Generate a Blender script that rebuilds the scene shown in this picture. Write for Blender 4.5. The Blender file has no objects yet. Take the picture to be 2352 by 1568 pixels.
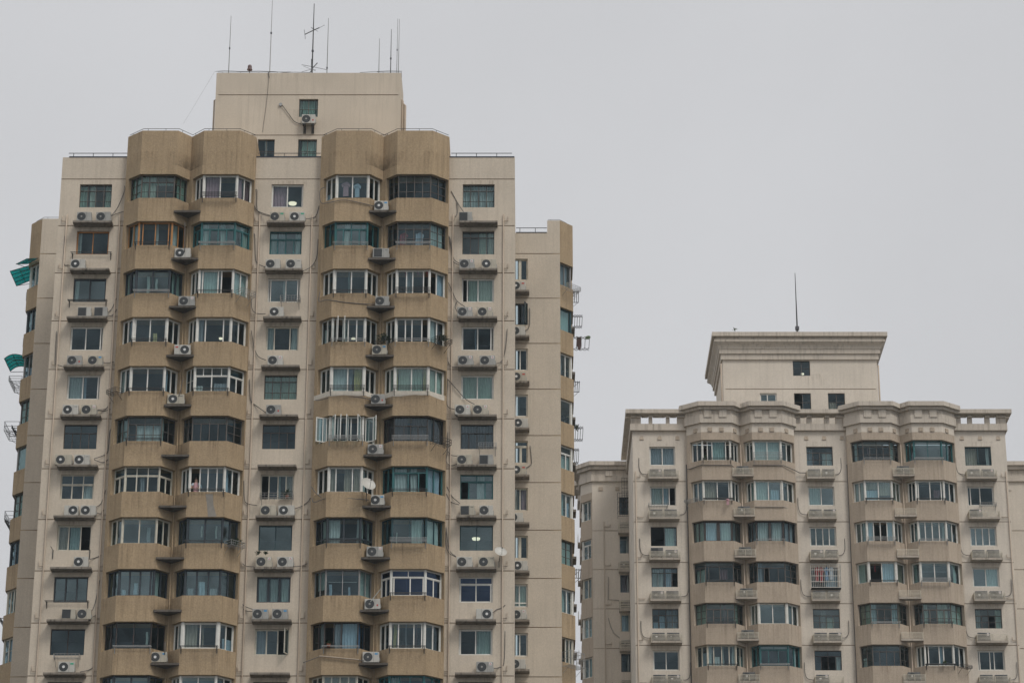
import bpy, bmesh, math, random
from mathutils import Vector
random.seed(7)
C = bpy.context.scene.collection
# ------------------------------------------------------------------ camera model (used to read sizes off the photograph)
F = 6379.0; TAN = 0.40; TH = math.atan(TAN); CX, CY = 1205.0, 784.0
K = 0.871111
REG = dict(Z1=(0,300,3.1357), Z2=(0,780,3.1357), Z3=(0,1260,2.9037), Z4=(640,300,3.1357), Z5=(640,780,3.1357), Z6=(640,1260,2.9037),
           B1=(1150,350,3.136), B2=(1150,830,3.136), B3=(1150,1300,3.136), B4=(1640,700,3.0947), B5=(1640,1050,4.1268),
           B6=(1640,1420,4.1268), B7=(2140,1050,4.1268), B8=(2140,1420,4.1268), C1=(500,0,3.6185), C4=(1440,1180,2.529),
           D1=(0,480,4.9), D2=(0,800,4.9), E3=(1440,660,4.9), E4=(1440,960,4.9), E5=(1440,1260,5.6), E6=(1440,1520,5.6), X=(0,0,1))
def at(r, a, b, Y):
    """Point of the vertical plane y = Y seen at (a, b) of a crop of the photograph."""
    x0, y0, s = REG[r]
    u = ((x0 + a/s)*K - CX)/F; v = (CY - (y0 + b/s)*K)/F
    c, sn = math.cos(TH), math.sin(TH)
    k = Y/(c - v*sn)
    return Vector((u*k, Y, (sn + v*c)*k + 1.6))
# ------------------------------------------------------------------ materials
def newmat(name):
    m = bpy.data.materials.new(name); m.use_nodes = True
    nt = m.node_tree
    return m, nt, nt.nodes['Principled BSDF']
def N_(nt, t, **kw):
    n = nt.nodes.new(t)
    for k, v in kw.items(): setattr(n, k, v)
    return n
def plain(name, col, rough=0.6, metal=0.0, var=0.08, scale=6.0, emit=None):
    m, nt, b = newmat(name)
    b.inputs['Roughness'].default_value = rough; b.inputs['Metallic'].default_value = metal
    tc = N_(nt, 'ShaderNodeNewGeometry'); no = N_(nt, 'ShaderNodeTexNoise')
    no.inputs['Scale'].default_value = scale; no.inputs['Detail'].default_value = 4
    nt.links.new(tc.outputs['Position'], no.inputs['Vector'])
    mr = N_(nt, 'ShaderNodeMapRange'); mr.inputs[1].default_value = .3; mr.inputs[2].default_value = .7
    mr.inputs[3].default_value = 1-var; mr.inputs[4].default_value = 1+var
    nt.links.new(no.outputs['Fac'], mr.inputs[0])
    mx = N_(nt, 'ShaderNodeMix', data_type='RGBA', blend_type='MULTIPLY'); mx.inputs[0].default_value = 1
    mx.inputs[6].default_value = (*col, 1); nt.links.new(mr.outputs[0], mx.inputs[7])
    nt.links.new(mx.outputs[2], b.inputs['Base Color'])
    if emit:
        b.inputs['Emission Color'].default_value = (*col, 1); b.inputs['Emission Strength'].default_value = emit
    return m
def stucco(name, col, grain=.14, grain_scale=14.0, dirt=.22, blotch=.07, dirtcol=(.35,.33,.30), bump=.35, soot=None, drip_shade=None):
    """Rendered wall: pebble grain, broad blotches and rain-washed vertical dirt streaks."""
    m, nt, b = newmat(name); L = nt.links.new
    b.inputs['Roughness'].default_value = .92
    b.inputs['Specular IOR Level'].default_value = .2
    g = N_(nt, 'ShaderNodeNewGeometry')
    def noise(scale, detail, vec=None, rough=.6):
        n = N_(nt, 'ShaderNodeTexNoise'); n.inputs['Scale'].default_value = scale; n.inputs['Detail'].default_value = detail
        n.inputs['Roughness'].default_value = rough
        L(vec or g.outputs['Position'], n.inputs['Vector']); return n.outputs['Fac']
    def rng(src, a, bb, c, d):
        r = N_(nt, 'ShaderNodeMapRange'); r.inputs[1].default_value = a; r.inputs[2].default_value = bb
        r.inputs[3].default_value = c; r.inputs[4].default_value = d; L(src, r.inputs[0]); return r.outputs[0]
    def mul(a, bb):
        q = N_(nt, 'ShaderNodeMath', operation='MULTIPLY'); L(a, q.inputs[0]); L(bb, q.inputs[1]); return q.outputs[0]
    mp = N_(nt, 'ShaderNodeMapping'); mp.inputs['Scale'].default_value = (5.5, 5.5, .22); L(g.outputs['Position'], mp.inputs['Vector'])
    mp2 = N_(nt, 'ShaderNodeMapping'); mp2.inputs['Scale'].default_value = (16, 16, .5); L(g.outputs['Position'], mp2.inputs['Vector'])
    fine = noise(grain_scale, 3, None, .75)
    big = noise(.42, 4)
    st = noise(1.0, 4, mp.outputs[0]); st2 = noise(1.0, 2, mp2.outputs[0])
    val = mul(rng(fine, .3, .7, 1-grain, 1+grain), rng(big, .3, .7, 1-blotch, 1+blotch))
    val = mul(val, rng(st2, .35, .65, .985, 1.01))
    mx = N_(nt, 'ShaderNodeMix', data_type='RGBA', blend_type='MULTIPLY'); mx.inputs[0].default_value = 1
    mx.inputs[6].default_value = (*col, 1); L(val, mx.inputs[7])
    dm = N_(nt, 'ShaderNodeMix', data_type='RGBA', blend_type='MULTIPLY')
    L(mul(rng(st, .5, .78, 0, dirt*2.2), rng(big, .35, .65, .35, 1)), dm.inputs[0])
    L(mx.outputs[2], dm.inputs[6]); dm.inputs[7].default_value = (*dirtcol, 1)
    res = dm.outputs[2]
    if soot or drip_shade:
        sx = N_(nt, 'ShaderNodeSeparateXYZ'); L(g.outputs['Position'], sx.inputs[0])
        def math_(op, a, bb):
            q = N_(nt, 'ShaderNodeMath', operation=op); L(a, q.inputs[0])
            if isinstance(bb, (int, float)): q.inputs[1].default_value = bb
            else: L(bb, q.inputs[1])
            return q.outputs[0]
    if drip_shade:        # run-off streaks below each sill; under slabs they also paint in the slab's shade
        zd, xs, hw, amt, colr = drip_shade
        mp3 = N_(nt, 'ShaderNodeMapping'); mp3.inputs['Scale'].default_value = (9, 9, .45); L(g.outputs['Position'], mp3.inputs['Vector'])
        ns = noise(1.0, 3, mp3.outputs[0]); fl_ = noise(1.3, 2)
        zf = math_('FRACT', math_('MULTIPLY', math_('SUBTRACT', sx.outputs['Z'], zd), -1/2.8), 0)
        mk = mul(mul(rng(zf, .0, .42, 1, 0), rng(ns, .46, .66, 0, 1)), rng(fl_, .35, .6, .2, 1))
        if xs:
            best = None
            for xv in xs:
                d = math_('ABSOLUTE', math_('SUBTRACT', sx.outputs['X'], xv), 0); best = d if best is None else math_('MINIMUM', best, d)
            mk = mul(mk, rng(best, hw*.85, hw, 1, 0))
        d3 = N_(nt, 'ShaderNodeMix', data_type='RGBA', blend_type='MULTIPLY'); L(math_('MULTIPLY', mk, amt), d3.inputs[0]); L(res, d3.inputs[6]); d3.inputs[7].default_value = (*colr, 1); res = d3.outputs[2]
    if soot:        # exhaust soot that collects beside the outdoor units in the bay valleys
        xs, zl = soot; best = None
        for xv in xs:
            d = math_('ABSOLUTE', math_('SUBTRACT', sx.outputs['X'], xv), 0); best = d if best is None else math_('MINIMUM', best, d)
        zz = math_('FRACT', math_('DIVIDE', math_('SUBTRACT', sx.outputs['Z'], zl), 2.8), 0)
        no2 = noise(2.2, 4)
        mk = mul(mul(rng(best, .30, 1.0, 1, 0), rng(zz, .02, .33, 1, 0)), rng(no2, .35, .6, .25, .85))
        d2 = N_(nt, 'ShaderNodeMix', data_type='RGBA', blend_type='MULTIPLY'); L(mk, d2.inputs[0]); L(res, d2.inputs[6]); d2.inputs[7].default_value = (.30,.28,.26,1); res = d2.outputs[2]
    L(res, b.inputs['Base Color'])
    bp = N_(nt, 'ShaderNodeBump'); bp.inputs['Strength'].default_value = bump; bp.inputs['Distance'].default_value = .02
    L(fine, bp.inputs['Height']); L(bp.outputs[0], b.inputs['Normal'])
    return m
def glass(name, tint, gloss=(.75,.8,.82), base=.05, spread=.10):
    """Window glass: clear with a tint, with a mirror coat that follows the angle."""
    m = bpy.data.materials.new(name); m.use_nodes = True; nt = m.node_tree; L = nt.links.new
    for n in list(nt.nodes):
        if n.type == 'BSDF_PRINCIPLED': nt.nodes.remove(n)
    out = [n for n in nt.nodes if n.type == 'OUTPUT_MATERIAL'][0]
    tr = N_(nt, 'ShaderNodeBsdfTransparent'); tr.inputs[0].default_value = (*tint, 1)
    gl = N_(nt, 'ShaderNodeBsdfGlossy'); gl.inputs['Color'].default_value = (*gloss, 1); gl.inputs['Roughness'].default_value = .06
    lw = N_(nt, 'ShaderNodeLayerWeight'); lw.inputs[0].default_value = .5
    fr = N_(nt, 'ShaderNodeMath', operation='POWER'); L(lw.outputs['Facing'], fr.inputs[0]); fr.inputs[1].default_value = 4.5
    g = N_(nt, 'ShaderNodeNewGeometry'); no = N_(nt, 'ShaderNodeTexNoise'); no.inputs['Scale'].default_value = .9; no.inputs['Detail'].default_value = 2
    L(g.outputs['Position'], no.inputs['Vector'])
    mr = N_(nt, 'ShaderNodeMapRange'); mr.inputs[1].default_value = .3; mr.inputs[2].default_value = .7
    mr.inputs[3].default_value = base; mr.inputs[4].default_value = base + spread; L(no.outputs['Fac'], mr.inputs[0])
    oi = N_(nt, 'ShaderNodeObjectInfo'); a0 = N_(nt, 'ShaderNodeMath', operation='MULTIPLY_ADD'); L(oi.outputs['Random'], a0.inputs[0]); a0.inputs[1].default_value = spread*1.1; L(mr.outputs[0], a0.inputs[2])
    ad = N_(nt, 'ShaderNodeMath', operation='ADD', use_clamp=True); L(fr.outputs[0], ad.inputs[0]); L(a0.outputs[0], ad.inputs[1])
    ms = N_(nt, 'ShaderNodeMixShader'); L(ad.outputs[0], ms.inputs[0]); L(tr.outputs[0], ms.inputs[1]); L(gl.outputs[0], ms.inputs[2])
    L(ms.outputs[0], out.inputs['Surface'])
    return m
M = dict(
    cream=stucco('cream_render', (.565,.49,.395), grain=.09, grain_scale=15, dirt=.12, drip_shade=(63.62,(-23.48,-13.0,-2.52),1.15,.55,(.45,.40,.34))),  # streaks under the ledges: run-off plus ledge shade put into the colour
    tan=stucco('tan_pebbledash', (.375,.28,.176), grain=.18, grain_scale=13, dirt=.30, blotch=.10, bump=.6, soot=((-18.3,-7.76),64.0), drip_shade=(64.83,(),0,.6,(.42,.38,.33))),
    creamR=stucco('greyish_cream_render', (.63,.565,.48), grain=.09, grain_scale=14, dirt=.12, drip_shade=(61.45,(9.2,19.6,30.3),1.05,.5,(.5,.46,.4))),  # same mix of run-off and painted shade below the cage ledges
    tanR=stucco('greyish_tan_render', (.44,.363,.283), grain=.13, grain_scale=14, dirt=.22, drip_shade=(62.6,(),0,.5,(.5,.46,.41))),
    trim=stucco('cornice_render', (.545,.485,.41), grain=.09, grain_scale=13, dirt=.40),
    joint=plain('joint_mastic', (.30,.22,.15), .9),
    ledge=stucco('stained_concrete', (.23,.20,.165), grain=.10, grain_scale=10, dirt=.7, blotch=.2, dirtcol=(.2,.19,.17)),
    sooty=stucco('sooty_concrete', (.11,.095,.08), grain=.12, grain_scale=10, dirt=.6, blotch=.25, dirtcol=(.3,.28,.25)), ledgeR=stucco('grey_concrete', (.42,.37,.31), grain=.08, grain_scale=10, dirt=.4, blotch=.15),
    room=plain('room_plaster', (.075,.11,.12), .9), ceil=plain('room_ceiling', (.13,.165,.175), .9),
    w=plain('white_frame', (.66,.65,.60), .45), c=plain('cream_frame', (.55,.52,.43), .5), s=plain('rusty_steel_frame', (.10,.088,.075), .6),
    t=plain('teal_frame', (.018,.115,.12), .5), d=plain('ink_frame', (.018,.028,.036), .45), o=plain('orange_wood_frame', (.42,.19,.055), .5),
    n=plain('brown_frame', (.035,.026,.022), .5), g=plain('grey_frame', (.26,.25,.24), .5), k=plain('dark_teal_frame', (.012,.055,.065), .5),
    gl=glass('clear_glass', (.62,.73,.76), (.56,.74,.82), base=.02, spread=.045), refl=glass('mirror_glass', (.60,.74,.76), (.58,.76,.80), base=.075, spread=.08), blue=glass('blue_glass', (.05,.16,.42), (.35,.5,.8), .04, .04),
    teal=glass('teal_glass', (.58,.70,.68), (.65,.80,.82), .045, .05), dark=glass('smoked_glass', (.30,.36,.38), base=.02, spread=.05),
    wht=plain('pale_curtain', (.56,.58,.54), .9), grn=plain('greenish_curtain', (.44,.50,.45), .9), aqua=plain('aqua_curtain', (.36,.46,.42), .9),
    pink=plain('pink_curtain', (.48,.28,.30), .9), yel=plain('yellow_curtain', (.56,.47,.20), .9), bei=plain('beige_curtain', (.42,.34,.26), .9),
    red=plain('red_cloth', (.30,.035,.045), .9), blu=plain('blue_cloth', (.10,.24,.42), .9), grey=plain('grey_curtain', (.30,.31,.32), .9),
    brn=plain('brown_curtain', (.10,.065,.06), .9), mau=plain('mauve_curtain', (.20,.11,.12), .9), sky=plain('pale_blue_cloth', (.42,.50,.56), .9),
    metal=plain('dark_rail', (.05,.05,.048), .5, .3), steel=plain('steel_rail', (.34,.34,.33), .4, .4), pipe=stucco('painted_pipe', (.45,.37,.29), grain=.04, dirt=.3),
    navy=plain('blue_black_paint', (.012,.02,.04), .5), cable=plain('grey_cable', (.12,.11,.10), .7), cablel=plain('pale_cable', (.30,.27,.23), .7),
    acw=plain('ac_white', (.45,.435,.39), .5, var=.06, scale=3), acy=plain('ac_yellowed', (.40,.365,.29), .55, var=.12, scale=3), acg=plain('ac_grey', (.31,.305,.28), .55, var=.12, scale=3), fan=plain('fan_black', (.022,.024,.026), .5), fang=plain('fan_wire', (.085,.09,.09), .5),
    hub=plain('hub_white', (.62,.62,.60), .5), mblue=plain('mark_blue', (.03,.25,.50), .5), mred=plain('mark_red', (.42,.04,.03), .5), mgreen=plain('mark_green', (.05,.33,.20), .5), mdark=plain('mark_dark', (.06,.06,.07), .5),
    roofm=plain('roof_felt', (.18,.17,.16), .9), lamp=plain('lamp_glow', (1.0,.86,.62), .5, emit=1.3), leaf=plain('leaf_green', (.035,.075,.03), .7, var=.3), leaf2=plain('leaf_pale', (.09,.14,.05), .7, var=.3),
    pot=plain('clay_pot', (.30,.12,.07), .8), awn=None, skin=plain('skin', (.42,.27,.20), .6), hair=plain('black_hair', (.012,.01,.01), .5), mast=plain('mast_grey', (.16,.17,.15), .5, .2), patch=plain('lime_wash', (.58,.53,.45), .95, var=.1), gpatch=plain('cement_patch', (.25,.23,.20), .95),
    siren=plain('red_brown_lamp', (.10,.05,.045), .5), slat=plain('slat_paint', (.58,.53,.43), .6, var=.15), acd=plain('ac_cage_shade', (.11,.11,.105), .6, var=.2, scale=4), ground=stucco('asphalt', (.06,.06,.058)),
    wing=stucco('wing_render', (.545,.475,.385), grain=.11, grain_scale=15, dirt=.10),
)
m_ = bpy.data.materials.new('green_awning'); m_.use_nodes = True; n_ = m_.node_tree; n_.nodes.remove(n_.nodes['Principled BSDF'])
a_ = N_(n_, 'ShaderNodeBsdfTranslucent'); a_.inputs[0].default_value = (.008,.17,.16,1); b_ = N_(n_, 'ShaderNodeBsdfTransparent'); b_.inputs[0].default_value = (.01,.22,.21,1)
c_ = N_(n_, 'ShaderNodeMixShader'); c_.inputs[0].default_value = .35; n_.links.new(a_.outputs[0], c_.inputs[1]); n_.links.new(b_.outputs[0], c_.inputs[2])
n_.links.new(c_.outputs[0], [q for q in n_.nodes if q.type == 'OUTPUT_MATERIAL'][0].inputs['Surface']); M['awn'] = m_
# ------------------------------------------------------------------ mesh builder
Z = Vector((0,0,1))
class MB:
    def __init__(s): s.v = []; s.f = []; s.mi = []; s.cur = 0
    def poly(s, pts):
        i = len(s.v); s.v += [tuple(p) for p in pts]; s.f.append(list(range(i, i+len(pts)))); s.mi.append(s.cur)
    def obox(s, O, U, N, u0, u1, n0, n1, v0, v1):
        """Box in a frame: u along the wall, n outwards, v up."""
        O = Vector(O); P = [O + U*u + N*n + Z*v for v in (v0, v1) for (u, n) in ((u0,n0),(u1,n0),(u1,n1),(u0,n1))]
        i = len(s.v); s.v += [tuple(p) for p in P]
        for q in ((0,1,2,3),(4,5,6,7),(0,1,5,4),(1,2,6,5),(2,3,7,6),(3,0,4,7)): s.f.append([i+j for j in q]); s.mi.append(s.cur)
    def box(s, x0, x1, y0, y1, z0, z1): s.obox((0,0,0), Vector((1,0,0)), Vector((0,1,0)), x0, x1, y0, y1, z0, z1)
    def prism(s, pts, z0, z1, caps=True, closed=True):
        n = len(pts); i = len(s.v)
        s.v += [(p[0], p[1], z0) for p in pts] + [(p[0], p[1], z1) for p in pts]
        for a in range(n if closed else n-1):
            b = (a+1) % n; s.f.append([i+a, i+b, i+n+b, i+n+a]); s.mi.append(s.cur)
        if caps:
            s.f.append([i+a for a in range(n)][::-1]); s.mi.append(s.cur); s.f.append([i+n+a for a in range(n)]); s.mi.append(s.cur)
    def tube(s, pts, r, n=5, r2=None):
        pts = [Vector(p) for p in pts]; rings = []
        for k, p in enumerate(pts):
            d = (pts[min(k+1, len(pts)-1)] - pts[max(k-1, 0)]).normalized()
            a = d.cross(Vector((0,0,1)) if abs(d.z) < .9 else Vector((1,0,0))).normalized(); b = d.cross(a)
            rr = r if r2 is None else r + (r2-r)*k/(len(pts)-1)
            i = len(s.v); rings.append(i)
            s.v += [tuple(p + a*rr*math.cos(2*math.pi*j/n) + b*rr*math.sin(2*math.pi*j/n)) for j in range(n)]
        for a, b in zip(rings, rings[1:]):
            for j in range(n): s.f.append([a+j, a+(j+1)%n, b+(j+1)%n, b+j]); s.mi.append(s.cur)
        s.f.append([rings[0]+j for j in range(n)][::-1]); s.f.append([rings[-1]+j for j in range(n)]); s.mi += [s.cur]*2
    def disc(s, c, U, V, r, n=20, r0=0.0):
        c = Vector(c)
        if r0 <= 0: s.poly([c + U*r*math.cos(2*math.pi*j/n) + V*r*math.sin(2*math.pi*j/n) for j in range(n)]); return
        for j in range(n):
            a, b = 2*math.pi*j/n, 2*math.pi*(j+1)/n
            s.poly([c + U*q*math.cos(t) + V*q*math.sin(t) for q, t in ((r0,a),(r,a),(r,b),(r0,b))])
    def build(s, name, mats, parent=None, smooth=False, bevel=0):
        me = bpy.data.meshes.new(name); me.from_pydata(s.v, [], s.f)
        for m in (mats if isinstance(mats, (list, tuple)) else [mats]): me.materials.append(m)
        if max(s.mi or [0]) > 0: me.polygons.foreach_set('material_index', s.mi)
        bm = bmesh.new(); bm.from_mesh(me); bmesh.ops.recalc_face_normals(bm, faces=bm.faces)
        if bevel: bmesh.ops.bevel(bm, geom=list(bm.edges), offset=bevel, segments=2, affect='EDGES', profile=.5)
        bm.to_mesh(me); bm.free()
        if smooth: me.polygons.foreach_set('use_smooth', [True]*len(me.polygons))
        o = bpy.data.objects.new(name, me); C.objects.link(o)
        if parent is not None:
            o.parent = parent
            if parent.name.startswith('apartment_tower'): o.matrix_parent_inverse.translation = -parent.location
        return o
def link(name, me, parent):
    o = bpy.data.objects.new(name, me); C.objects.link(o); o.parent = parent; return o
def thing(name, label, cat, loc=(0,0,0), group=None, rz=0.0):
    o = bpy.data.objects.new(name, None); C.objects.link(o); o.location = loc; o.rotation_euler = (0,0,rz); o.empty_display_size = .2
    o['label'] = label; o['category'] = cat
    if group: o['group'] = group
    return o
def tag(o, label, cat, group=None):
    o['label'] = label; o['category'] = cat
    if group: o['group'] = group
    return o
XU = Vector((1,0,0)); YN = Vector((0,-1,0))
ORD = ['top','second','third','fourth','fifth','sixth','seventh','eighth','ninth','tenth','eleventh','twelfth']
FN = dict(w='white', c='cream', s='rusty steel', t='teal', d='ink-dark', o='orange wood', n='brown', g='grey', k='dark teal')
# ------------------------------------------------------------------ windows
def panel(fb, gb, O, U, N, w, h, f='w', sp=(.5,), tr=0, trn=(.5,), gh=(), gap=(), ft=None, mt=None, brail=0, opn=(), post=()):
    """One glazed panel: frame, mullions, transom light, glazing bars, panes. gap = panes that stand open, opn = casements swung outwards."""
    ft = ft or {'w':.065,'c':.055,'s':.035,'t':.055,'d':.075,'o':.05,'n':.04,'g':.045,'k':.06}[f]
    mt = mt or {'w':.06,'c':.06,'s':.035,'t':.065,'d':.085,'o':.05,'n':.045,'g':.04,'k':.05}[f]
    a, b = -.07, 0.0
    top = h*(1-tr) if tr else h
    fb.obox(O,U,N, 0,ft, a,b, 0,h); fb.obox(O,U,N, w-ft,w, a,b, 0,h)
    fb.obox(O,U,N, ft,w-ft, a,b, h-ft,h); fb.obox(O,U,N, ft,w-ft, a,b, 0,ft)
    edges = [ft] + [w*q for q in sp] + [w-ft]
    for q in sp: fb.obox(O,U,N, w*q-mt/2, w*q+mt/2, a+.01,b+.012, ft,top-(0 if tr else ft))
    if tr:
        fb.obox(O,U,N, ft,w-ft, a+.005,b+.006, top-mt*.5, top+mt*.5)
        for q in trn: fb.obox(O,U,N, w*q-mt*.4, w*q+mt*.4, a+.012,b+.002, top+mt*.5,h-ft)
        gb.poly([O+U*ft+N*-.035+Z*top, O+U*(w-ft)+N*-.035+Z*top, O+U*(w-ft)+N*-.035+Z*(h-ft), O+U*ft+N*-.035+Z*(h-ft)])
    if brail:
        fb.obox(O,U,N, ft,w-ft, a+.005,b+.006, h*brail-.035, h*brail+.035)
    for q in gh: fb.obox(O,U,N, ft,w-ft, a+.02,b-.004, h*q-.011, h*q+.011)
    for i in range(len(edges)-1):
        u0, u1 = edges[i], edges[i+1]
        if i in gap: continue
        n = -.03 - .02*(i % 2)
        if f in 'wcot' and u1-u0 > .2:      # each sash has its own slim frame
            for (p, q, r, s_) in ((u0+.0, u0+.028, ft, top), (u1-.028, u1, ft, top), (u0, u1, ft, ft+.03), (u0, u1, top-(.05 if tr else ft)-.02, top-(.04 if tr else ft)+.01)):
                fb.obox(O,U,N, p,q, n-.012,n+.02, r,s_)
        gb.poly([O+U*u0+N*n+Z*ft, O+U*u1+N*n+Z*ft, O+U*u1+N*n+Z*(top-(0 if tr else ft)), O+U*u0+N*n+Z*(top-(0 if tr else ft))])
    for (q, ang, wd) in opn:                # casement swung out about a vertical hinge at q
        d = U*math.cos(ang)*(1 if wd > 0 else -1) + N*math.sin(ang); n2 = (d.cross(Z)).normalized()
        o2 = O + U*(w*q) + N*.015; L_ = abs(wd); hh = top-.02
        for (p, r, s_, t_) in ((0,.045,.03,hh), (L_-.045,L_,.03,hh), (.045,L_-.045,.03,.075), (.045,L_-.045,hh-.045,hh)): fb.obox(o2,d,n2, p,r, -.02,.02, s_,t_)
        gb.poly([o2+d*.04+Z*.07, o2+d*(L_-.04)+Z*.07, o2+d*(L_-.04)+Z*(hh-.04), o2+d*.04+Z*(hh-.04)])
def cloth(name, O, U, N, u0, u1, v0, v1, n, mat, parent, waves=None, amp=.035, cols=26):
    mb = MB(); W = u1-u0; waves = waves or max(2, W/.16); ph = random.random()*6
    P = []
    for r in range(5):
        v = v0 + (v1-v0)*r/4
        for c in range(cols+1):
            t = c/cols; wob = amp*math.sin(ph + t*waves*2*math.pi + .35*math.sin(r+ph))
            P.append(O + U*(u0 + W*t + .012*math.sin(r*1.7+ph)) + N*(n+wob) + Z*v)
    mb.v = [tuple(p) for p in P]
    for r in range(4):
        for c in range(cols):
            i = r*(cols+1)+c; mb.f.append([i,i+1,i+cols+2,i+cols+1]); mb.mi.append(0)
    o = mb.build(name, M[mat], parent, smooth=True); return o
def flat_window(bld, O, U, N, w, h, look, gk='gl', cur=(), name='window', sill=None, **kw):
    fb, gb = MB(), MB(); panel(fb, gb, O, U, N, w, h, **kw)
    win = fb.build(name, M[kw.get('f','w')], bld); win['label'] = look
    gb.build('pane', M[gk], win)
    for c in cur:
        u0, u1, m = c[:3]; v0, v1 = (c[3], c[4]) if len(c) > 3 else (0, 1)
        cloth('curtain', O, U, N, u0*w+.02, u1*w-.02, v0*h+.02, v1*h-.02, -.17, m, win)
    return win
def bay_window(bld, pts, z0, z1, look, f='w', front=None, side=None, gk='gl', cur=(), segs=None, lside=None, name='bay_window', post=None):
    """Glazed bay: panels along the plan points pts (left to right seen from outside), corner posts, panes, curtains."""
    fb, gb = MB(), MB(); front = dict(front or {}); side = dict(side or {}); n = len(pts)-1; h = z1-z0; frames = []
    mid = 1 if n == 3 else (0 if segs is None else segs)
    for i in range(n):
        a, b = Vector((*pts[i], z0)), Vector((*pts[i+1], z0)); U = (b-a).normalized(); N = U.cross(Z); w = (b-a).length
        kw = dict(f=f); kw.update(front if i == mid else (lside if (lside is not None and i == 0) else side)); frames.append((a,U,N,w))
        panel(fb, gb, a, U, N, w, h, **kw)
    pw = post or {'w':.075,'c':.05,'s':.03,'t':.06,'d':.07,'o':.06,'n':.03,'g':.05,'k':.06}[f]
    for p in pts[1:-1]:
        fb.prism([(p[0]+pw*math.cos(t), p[1]+pw*math.sin(t)) for t in [k*math.pi/4+.2 for k in range(8)]], z0, z1-.004)
    win = fb.build(name, M[f], bld); win['label'] = look
    gb.build('pane', M[gk], win)
    for c in cur:
        i, u0, u1, m = c[:4]; v0, v1 = (c[4], c[5]) if len(c) > 4 else (0, 1)
        a,U,N,w = frames[i]
        cloth('curtain', a, U, N, u0*w+.03, u1*w-.03, v0*h+.02, v1*h-.02, -.15, m, win)
    return win
# ------------------------------------------------------------------ walls
def wall(mb, O, U, N, w, z0, z1, holes=(), joints=(), depth=.24, jm=1):
    """Rendered wall with real window openings and recessed joints (material slot jm)."""
    O = Vector(O); us = sorted({0.0, w} | {q for h in holes for q in h[:2]}); JH = .05
    vs = sorted({z0, z1} | {q for h in holes for q in h[2:4]} | {q for j in joints for q in (j-JH/2, j+JH/2)})
    us = [u for u in us if 0 <= u <= w]; vs = [v for v in vs if z0 <= v <= z1]
    Pt = lambda u, v, n=0: O + U*u + N*n + Z*(v - O.z)
    for v0, v1 in zip(vs, vs[1:]):
        jt = any(abs(v0-(j-JH/2)) < 1e-6 for j in joints)
        for u0, u1 in zip(us, us[1:]):
            um, vm = (u0+u1)/2, (v0+v1)/2
            if any(h[0] < um < h[1] and h[2] < vm < h[3] for h in holes): continue
            if jt:
                mb.cur = jm; n = -.03
                mb.poly([Pt(u0,v0,n),Pt(u1,v0,n),Pt(u1,v1,n),Pt(u0,v1,n)]); mb.poly([Pt(u0,v0,n),Pt(u1,v0,n),Pt(u1,v0),Pt(u0,v0)])
                mb.poly([Pt(u0,v1,n),Pt(u1,v1,n),Pt(u1,v1),Pt(u0,v1)]); mb.cur = 0
            else: mb.poly([Pt(u0,v0),Pt(u1,v0),Pt(u1,v1),Pt(u0,v1)])
    for (a,b,c,d) in holes:
        for (p,q) in (((a,c),(b,c)),((b,c),(b,d)),((b,d),(a,d)),((a,d),(a,c))):
            mb.poly([Pt(*p),Pt(*q),Pt(*q,-depth),Pt(*p,-depth)])
def offset(a, b, d):
    """Segment a-b moved inwards (to its right-hand side seen from outside left to right) by d."""
    u = (Vector(b)-Vector(a)).normalized(); n = Vector((u.y, -u.x))      # outward for left->right with viewer at -y
    return Vector(a)-n*d, Vector(b)-n*d
def isect(p, p2, q, q2):
    p, p2, q, q2 = Vector(p), Vector(p2), Vector(q), Vector(q2); r, s = p2-p, q2-q
    t = ((q-p).x*s.y - (q-p).y*s.x)/(r.x*s.y - r.y*s.x); return p + r*t
def unit_plan(O, A, B, V, d=.22, e0=.27, e1=.05):
    """Inset window line of one bay unit O-A-B-V: start, two corners, end."""
    o1, a1 = offset(O, A, d); a2, b2 = offset(A, B, d); b3, v3 = offset(B, V, d)
    A_, B_ = isect(o1, a1, a2, b2), isect(a2, b2, b3, v3)
    S = A_ + (o1-a1).normalized()*max(.15, (Vector(A)-Vector(O)).length - e0 - .06); E_ = B_ + (v3-b3).normalized()*max(.15, (Vector(B)-Vector(V)).length - e1 - .06)
    return [tuple(S), tuple(A_), tuple(B_), tuple(E_)]
def bay_walls(mb, units, wallY, floors):
    """Tan bay shell. units = [(O,A,B,V), ...] sharing V/O; floors = [(soffit, top of the wall band above it)], the window below each soffit is 1.42 high."""
    line = [units[0][0]] + [p for u in units for p in u[1:]]
    closed = [tuple(p) for p in line] + [(line[-1][0], wallY), (line[0][0], wallY)]
    for k, (zs, zt) in enumerate(floors):
        mb.prism(closed, zs, zt)
        w = zs - 1.42
        for j in range(len(units)+1):
            poly = []
            if j == 0:
                S = Vector(unit_plan(*units[0])[0]); u = (Vector(units[0][1])-Vector(units[0][0])).normalized(); q = Vector(units[0][0])
                poly = [q, q+u*((S-q).dot(u)), S, Vector((S.x, wallY)), Vector((q.x, wallY))]
            elif j == len(units):
                S = Vector(unit_plan(*units[-1])[3]); q = Vector(units[-1][3]); u = (Vector(units[-1][2])-q).normalized()
                poly = [q, q+u*((S-q).dot(u)), S, Vector((S.x, wallY)), Vector((q.x, wallY))]
            else:
                E1 = Vector(unit_plan(*units[j-1])[3]); S2 = Vector(unit_plan(*units[j])[0]); q = Vector(units[j][0])
                ua = (Vector(units[j-1][2])-q).normalized(); ub = (Vector(units[j][1])-q).normalized()
                poly = [q, q+ub*((S2-q).dot(ub)), S2, Vector((S2.x, wallY)), Vector((E1.x, wallY)), E1, q+ua*((E1-q).dot(ua))]
            mb.prism([tuple(p) for p in poly], w, zs, caps=False)
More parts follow.
